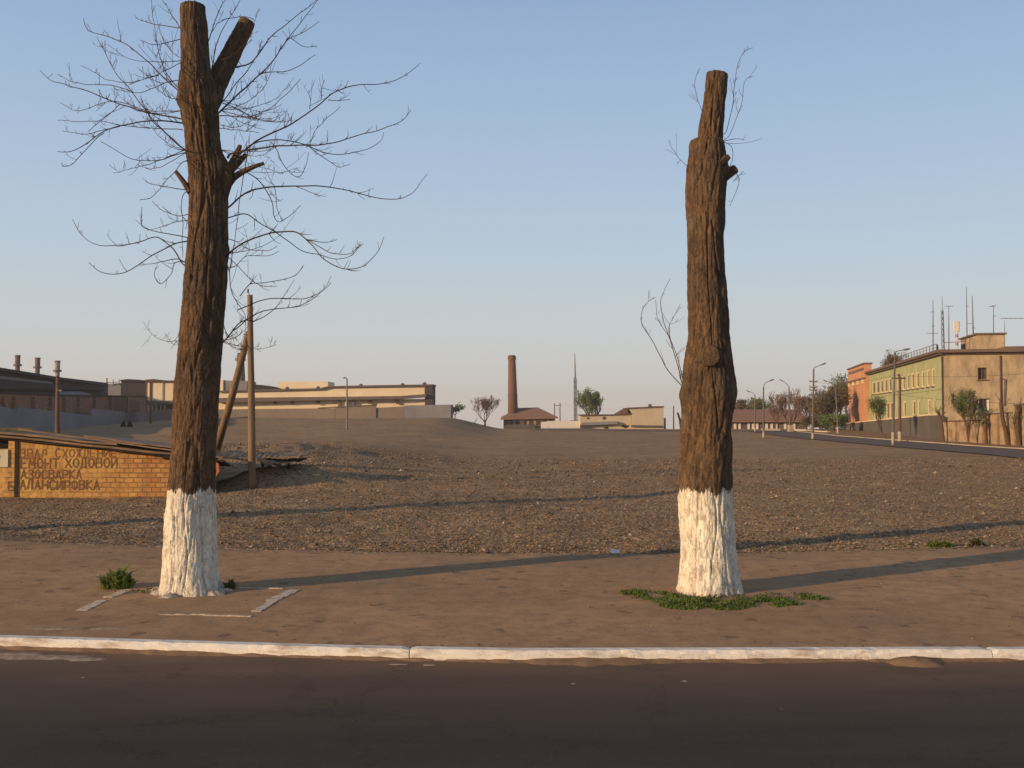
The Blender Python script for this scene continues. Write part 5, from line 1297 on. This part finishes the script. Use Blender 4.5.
# low crumbling fence by the street
FA = Vector((30.15, 70.6)); FB = Vector((29.78, 58.0))
FF = Frame(FB.x, FB.y, FA.x - FB.x, FA.y - FB.y, 1); FF.n = Vector((-FF.d.y, FF.d.x))
cf = thing('crumbling_wall', 'low crumbling ochre boundary wall in stepped sections along the right street', 'wall', (30, 64, 0))
for k, poly in enumerate(([(941.3, 421.8), (980, 420.2), (980, 446.4), (941.3, 443.5)], [(980.2, 414.5), (1013, 412.6), (1013, 449), (980.2, 446.4)], [(1013.2, 405.4), (1024, 404.4), (1060, 401), (1060, 453), (1013.2, 449.2)], [(1060.2, 401), (1240, 385), (1240, 475), (1060.2, 453)])):
    slabo('section', FF, poly, .3, M['ochre_low'], cf)
slabo('capping', FF, [(941, 421), (980, 419.5), (980, 420.6), (941, 422.2)], .45, M['rust'], cf, .07); slabo('capping', FF, [(980, 413.8), (1013, 411.9), (1013, 412.9), (980, 414.8)], .45, M['plinth'], cf, .07)
slabo('capping', FF, [(1013, 404.6), (1060, 400.2), (1060, 401.4), (1013, 405.8)], .45, M['rust'], cf, .07)
for px in (953, 966, 979.5, 995, 1013): slabo('pier', FF, [(px, 422 if px < 980 else 415 if px < 1010 else 406), (px + 1.6, 422 if px < 980 else 415 if px < 1010 else 406), (px + 1.6, 448), (px, 448)], .12, M['ochre_low'], cf, .14)
random.seed(77)
# young and cut-back trees along that street
tree('sapling', 'leafy green sapling against the ochre wall', 'tree', 968, 444.5, 64, 389, 21, 'spring', 5200, .22, 81, .22, lsz=.06, up=.3, depth=6, trunk_r=.05, trunkfrac=.10)
tree('sapling', 'small leafing tree leaning by the lamp, before the green wall', 'tree', 886.5, 439.5, 79, 396, 22, 'spring', 2300, .3, 82, .3, lsz=.07, up=.3, depth=5, trunk_r=.07, lean=-.35, trunkfrac=.15)
def cut_tree(px, pyb, Y, pts, rads, label, leaf=300, seed=1):
    random.seed(seed); pp = [P(x, y, Y) for x, y in pts]; o = thing('cut_back_tree', label, 'tree', pp[0], 'cut-back street trees by the ochre wall')
    pp, rr = densify(pp, rads, 3); m = MB(); bark_tube(m, pp, rr, seed, 18, .07, .02, cap=True); m.build('trunk', [M['bark'], M['cut_wood']], o, True)
    m = MB(); lv = MB()
    for k in range(16):
        i = random.randint(len(pp) // 2, len(pp) - 1); p = pp[i]; d = Vector((U(-1, 1), U(-1, 1), U(.2, 1.3))).normalized(); L = U(.3, .8)
        q = p + d * L; m.tube([p, p + d * L * .5, q + Vector((0, 0, .05))], [.02, .014, .008], 4)
        for j in range(leaf // 16):
            c = p.lerp(q, U(.3, 1.1)) + Vector((U(-.1, .1), U(-.1, .1), U(-.1, .1))); a = Vector((U(-1, 1), U(-1, 1), U(-1, 1))).normalized(); b_ = a.orthogonal().normalized(); s = U(.02, .05)
            lv.add([c - a * s, c + b_ * s, c + a * s, c - b_ * s], [(0, 1, 2, 3)])
    cw = m.build('crown', M['far_twig'], o)
    if leaf: lv.build('foliage', M['spring'], cw)
cut_tree(984, 446, 62.5, [(986.5, 448), (986, 435), (985, 424), (984.5, 414)], [.12, .11, .14, .12], 'stubby cut-back tree with green shoots under the lower ochre window', 520, 91)
cut_tree(1004, 449, 60, [(1009, 450.5), (1007, 436), (1003, 420), (1001, 402)], [.16, .16, .13, .11], 'dark curving cut-back trunk in front of the drainpipe', 40, 92)
cut_tree(1019, 450, 58.5, [(1020.5, 452), (1018, 436), (1016.5, 420), (1019, 407)], [.14, .14, .18, .14], 'thick dark cut-back trunk at the right edge of the wall', 130, 93)
cut_tree(941, 442, 69, [(943.5, 444), (942.5, 430), (940, 417), (937, 411)], [.12, .10, .10, .08], 'dark leaning cut-back trunk at the corner of the green wall', 40, 94)

# ------------------------------------------------------------------ street lamps
def lamp(label, base, pole_top, arm_pts, Y, r=.10, white=2.2, bars=False, spx=0):
    a = P(*base, Y); a.z = min(a.z, zg(a.x, a.y) + .35) ; t = P(*pole_top, Y); o = thing('street_lamp', label, 'street lamp', a, 'lamp posts along the far street')
    m = MB(); m.tube([a - Vector((0, 0, .4)), a, a.lerp(t, .5), t], [r, r, r * .8, r * .6], 10); m.build('post', M['lamp_post'], o, True)
    m = MB(); wz = a.lerp(t, white / (t.z - a.z)); m.tube([a - Vector((0, 0, .3)), wz], r * 1.05, 12); m.build('painted_base', M['dusty_white'], o, True)
    pts = [P(x, y, Y) for x, y in arm_pts]; m = MB(); m.tube(catmull([t] + pts, 5), r * .33, 6); m.build('arm', M['steel'], o, True)
    e = pts[-1]; d = (pts[-1] - pts[-2]).normalized(); m = MB(); m.tube([e - d * .1, e + d * .05, e + d * .3, e + d * .42], [.02, .055, .06, .025], 8); m.build('lamp_head', M['steel'], o, True)
    if bars:
        for f in bars:
            m = MB(); q = a.lerp(t, f); m.tube([q + Vector((-.3, 0, 0)), q + Vector((.3, 0, 0))], .035, 5); m.build('crossbar', M['rust'], o)
            for s in (-.28, .28): m = MB(); m.tube([q + Vector((s, 0, 0)), q + Vector((s, 0, .12))], .04, 6); m.build('insulator', M['redmast'], o)
    return o
lamp('farthest low street lamp above the long house roof, arm to the left', (755, 432), (755, 395), [(752.5, 393), (749.5, 391.8)], 116, .09, .5)
lamp('street lamp with arm to the right in front of the long house', (763.5, 438), (763.5, 387), [(764.5, 384), (767, 382), (769.5, 381)], 86, .09, .55)
lamp('street lamp on a thick white block before the fan-shaped bare tree', (790, 431), (789, 387), [(787, 384.5), (784.5, 382.2), (782.5, 381)], 114, .11, 0.01)
lamp('tall street lamp with red crossbars and white painted foot', (812.7, 439.3), (813.7, 369), [(814.6, 367.5), (818, 366), (821, 364.9)], 78, .095, .5, bars=(.70, .74, .82))
lamp('street lamp with arm to the left beside the orange wall trees', (838, 434), (835.7, 388), [(834, 385), (830, 382.5), (827, 381.5)], 98, .10, .7)
lamp('tall near street lamp in front of the green wall', (892.7, 444.5), (895, 352.8), [(896, 351.6), (900, 350.5), (903.5, 349.9)], 62, .085, .75)
p = onG(790.3, 112)
m = MB(); m.box(p.x - .22, p.x + .22, 111.6, 112.5, p.z - .2, P(790, 425, 112).z); tag(m.build('concrete_block', M['dusty_white']), 'thick white painted block at the foot of a far street lamp', 'block')
o, a, t = mast('utility_pole', 'wooden utility pole between the lamp and the green wall, white foot', 'pole', 899.8, 378, 441.5, 71, .12, .09, M['rust'])
m = MB(); m.tube([a - Vector((0, 0, .2)), a + Vector((0, 0, .7))], .135, 10); m.build('painted_base', M['dusty_white'], o)
q = P(898.5, 374, 71); m = MB(); m.tube([t, q], .08, 6); m.tube([q + Vector((-.5, 0, -.3)), q + Vector((.5, 0, -.3))], .05, 5); m.build('crossarm', M['rust'], o)
# slack wires along the street
def wire(a, b_, sag, label):
    m = MB(); pts = [a.lerp(b_, i / 16) - Vector((0, 0, sag * 4 * (i / 16) * (1 - i / 16))) for i in range(17)]; m.tube(pts, .010, 4)
    tag(m.build('wire', M['roof_dark']), label, 'wire')
wire(P(895, 375, 62), P(1100, 366, 40), .25, 'slack overhead wire crossing the ochre wall below the upper window')
wire(P(895, 394, 62), P(1100, 402, 40), .25, 'lower overhead wire crossing the ochre wall')
wire(P(813.7, 382, 78), P(895, 375, 62), .3, 'overhead wire between the tall lamps')
wire(P(559.8, 404, 176), P(673.6, 408, 158), .6, 'thin wire above the pale building')

# ------------------------------------------------------------------ light
SUN_EL, SUN_AZ = 13.0, 240.0
w = bpy.data.worlds.new('World'); sc.world = w; w.use_nodes = True; nt = w.node_tree
sky = nt.nodes.new('ShaderNodeTexSky'); sky.sky_type = 'NISHITA'; sky.sun_disc = False
sky.sun_elevation = R(SUN_EL); sky.sun_rotation = R(SUN_AZ); sky.air_density = 1.0; sky.dust_density = 1.0; sky.ozone_density = 2.5; sky.altitude = 100
tcw = nt.nodes.new('ShaderNodeTexCoord'); spw = nt.nodes.new('ShaderNodeSeparateXYZ'); nt.links.new(tcw.outputs['Generated'], spw.inputs[0])
rw = nt.nodes.new('ShaderNodeValToRGB'); nt.links.new(spw.outputs[2], rw.inputs[0])
def lin(c): return tuple((x / 255 / 12.92) if x < 10 else ((x / 255 + .055) / 1.055) ** 2.4 for x in c)
st = [(0.0, (206, 197, 191)), (.03, (204, 199, 194)), (.085, (196, 201, 203)), (.15, (184, 199, 211)), (.24, (169, 190, 213)), (.33, (155, 179, 209)), (.42, (139, 165, 200)), (1.0, (84, 92, 112))]
while len(rw.color_ramp.elements) < len(st): rw.color_ramp.elements.new(.5)
for e_, (p_, c_) in zip(rw.color_ramp.elements, st): e_.position = p_; e_.color = (*lin(c_), 1)
SS = .13
vm = nt.nodes.new('ShaderNodeVectorMath'); vm.operation = 'SCALE'; vm.inputs['Scale'].default_value = 1 / SS; nt.links.new(rw.outputs[0], vm.inputs[0])
mw_ = nt.nodes.new('ShaderNodeMix'); mw_.data_type = 'RGBA'; mw_.inputs[0].default_value = .93
nt.links.new(sky.outputs[0], mw_.inputs[6]); nt.links.new(vm.outputs[0], mw_.inputs[7])
nt.links.new(mw_.outputs[2], nt.nodes['Background'].inputs[0]); nt.nodes['Background'].inputs[1].default_value = SS
sl = bpy.data.lights.new('sun', 'SUN'); sl.energy = 4.6; sl.angle = R(.5); sl.color = (1, .68, .38)
so = bpy.data.objects.new('sun', sl); col.objects.link(so)
az = R(SUN_AZ); d = Vector((math.sin(az) * math.cos(R(SUN_EL)), math.cos(az) * math.cos(R(SUN_EL)), math.sin(R(SUN_EL))))
so.rotation_euler = d.to_track_quat('Z', 'Y').to_euler(); so.location = (-20, -10, 30)
vs_ = sc.view_settings; vs_.view_transform = 'Standard'; vs_.look = 'None'; vs_.gamma = 1; vs_.exposure = 0.1; vs_.use_curve_mapping = False
sc.cycles.max_bounces = 6

# thin evening haze over the whole place
HZ = .0005
if HZ:
    hm = bpy.data.materials.new('haze'); hm.use_nodes = True; hn = hm.node_tree
    for n_ in list(hn.nodes):
        if n_.type == 'BSDF_PRINCIPLED': hn.nodes.remove(n_)
    pv = hn.nodes.new('ShaderNodeVolumePrincipled'); pv.inputs['Color'].default_value = (.95, .87, .78, 1); pv.inputs['Density'].default_value = HZ; pv.inputs['Anisotropy'].default_value = .2
    hn.links.new(pv.outputs[0], hn.nodes['Material Output'].inputs['Volume'])
    m = MB(); m.box(-810, 810, -160, 940, -40, 20); o = m.build('haze', hm, None, False, 'stuff'); tag(o, 'thin warm evening haze over the field and buildings', 'haze')
    sc.cycles.volume_bounces = 0
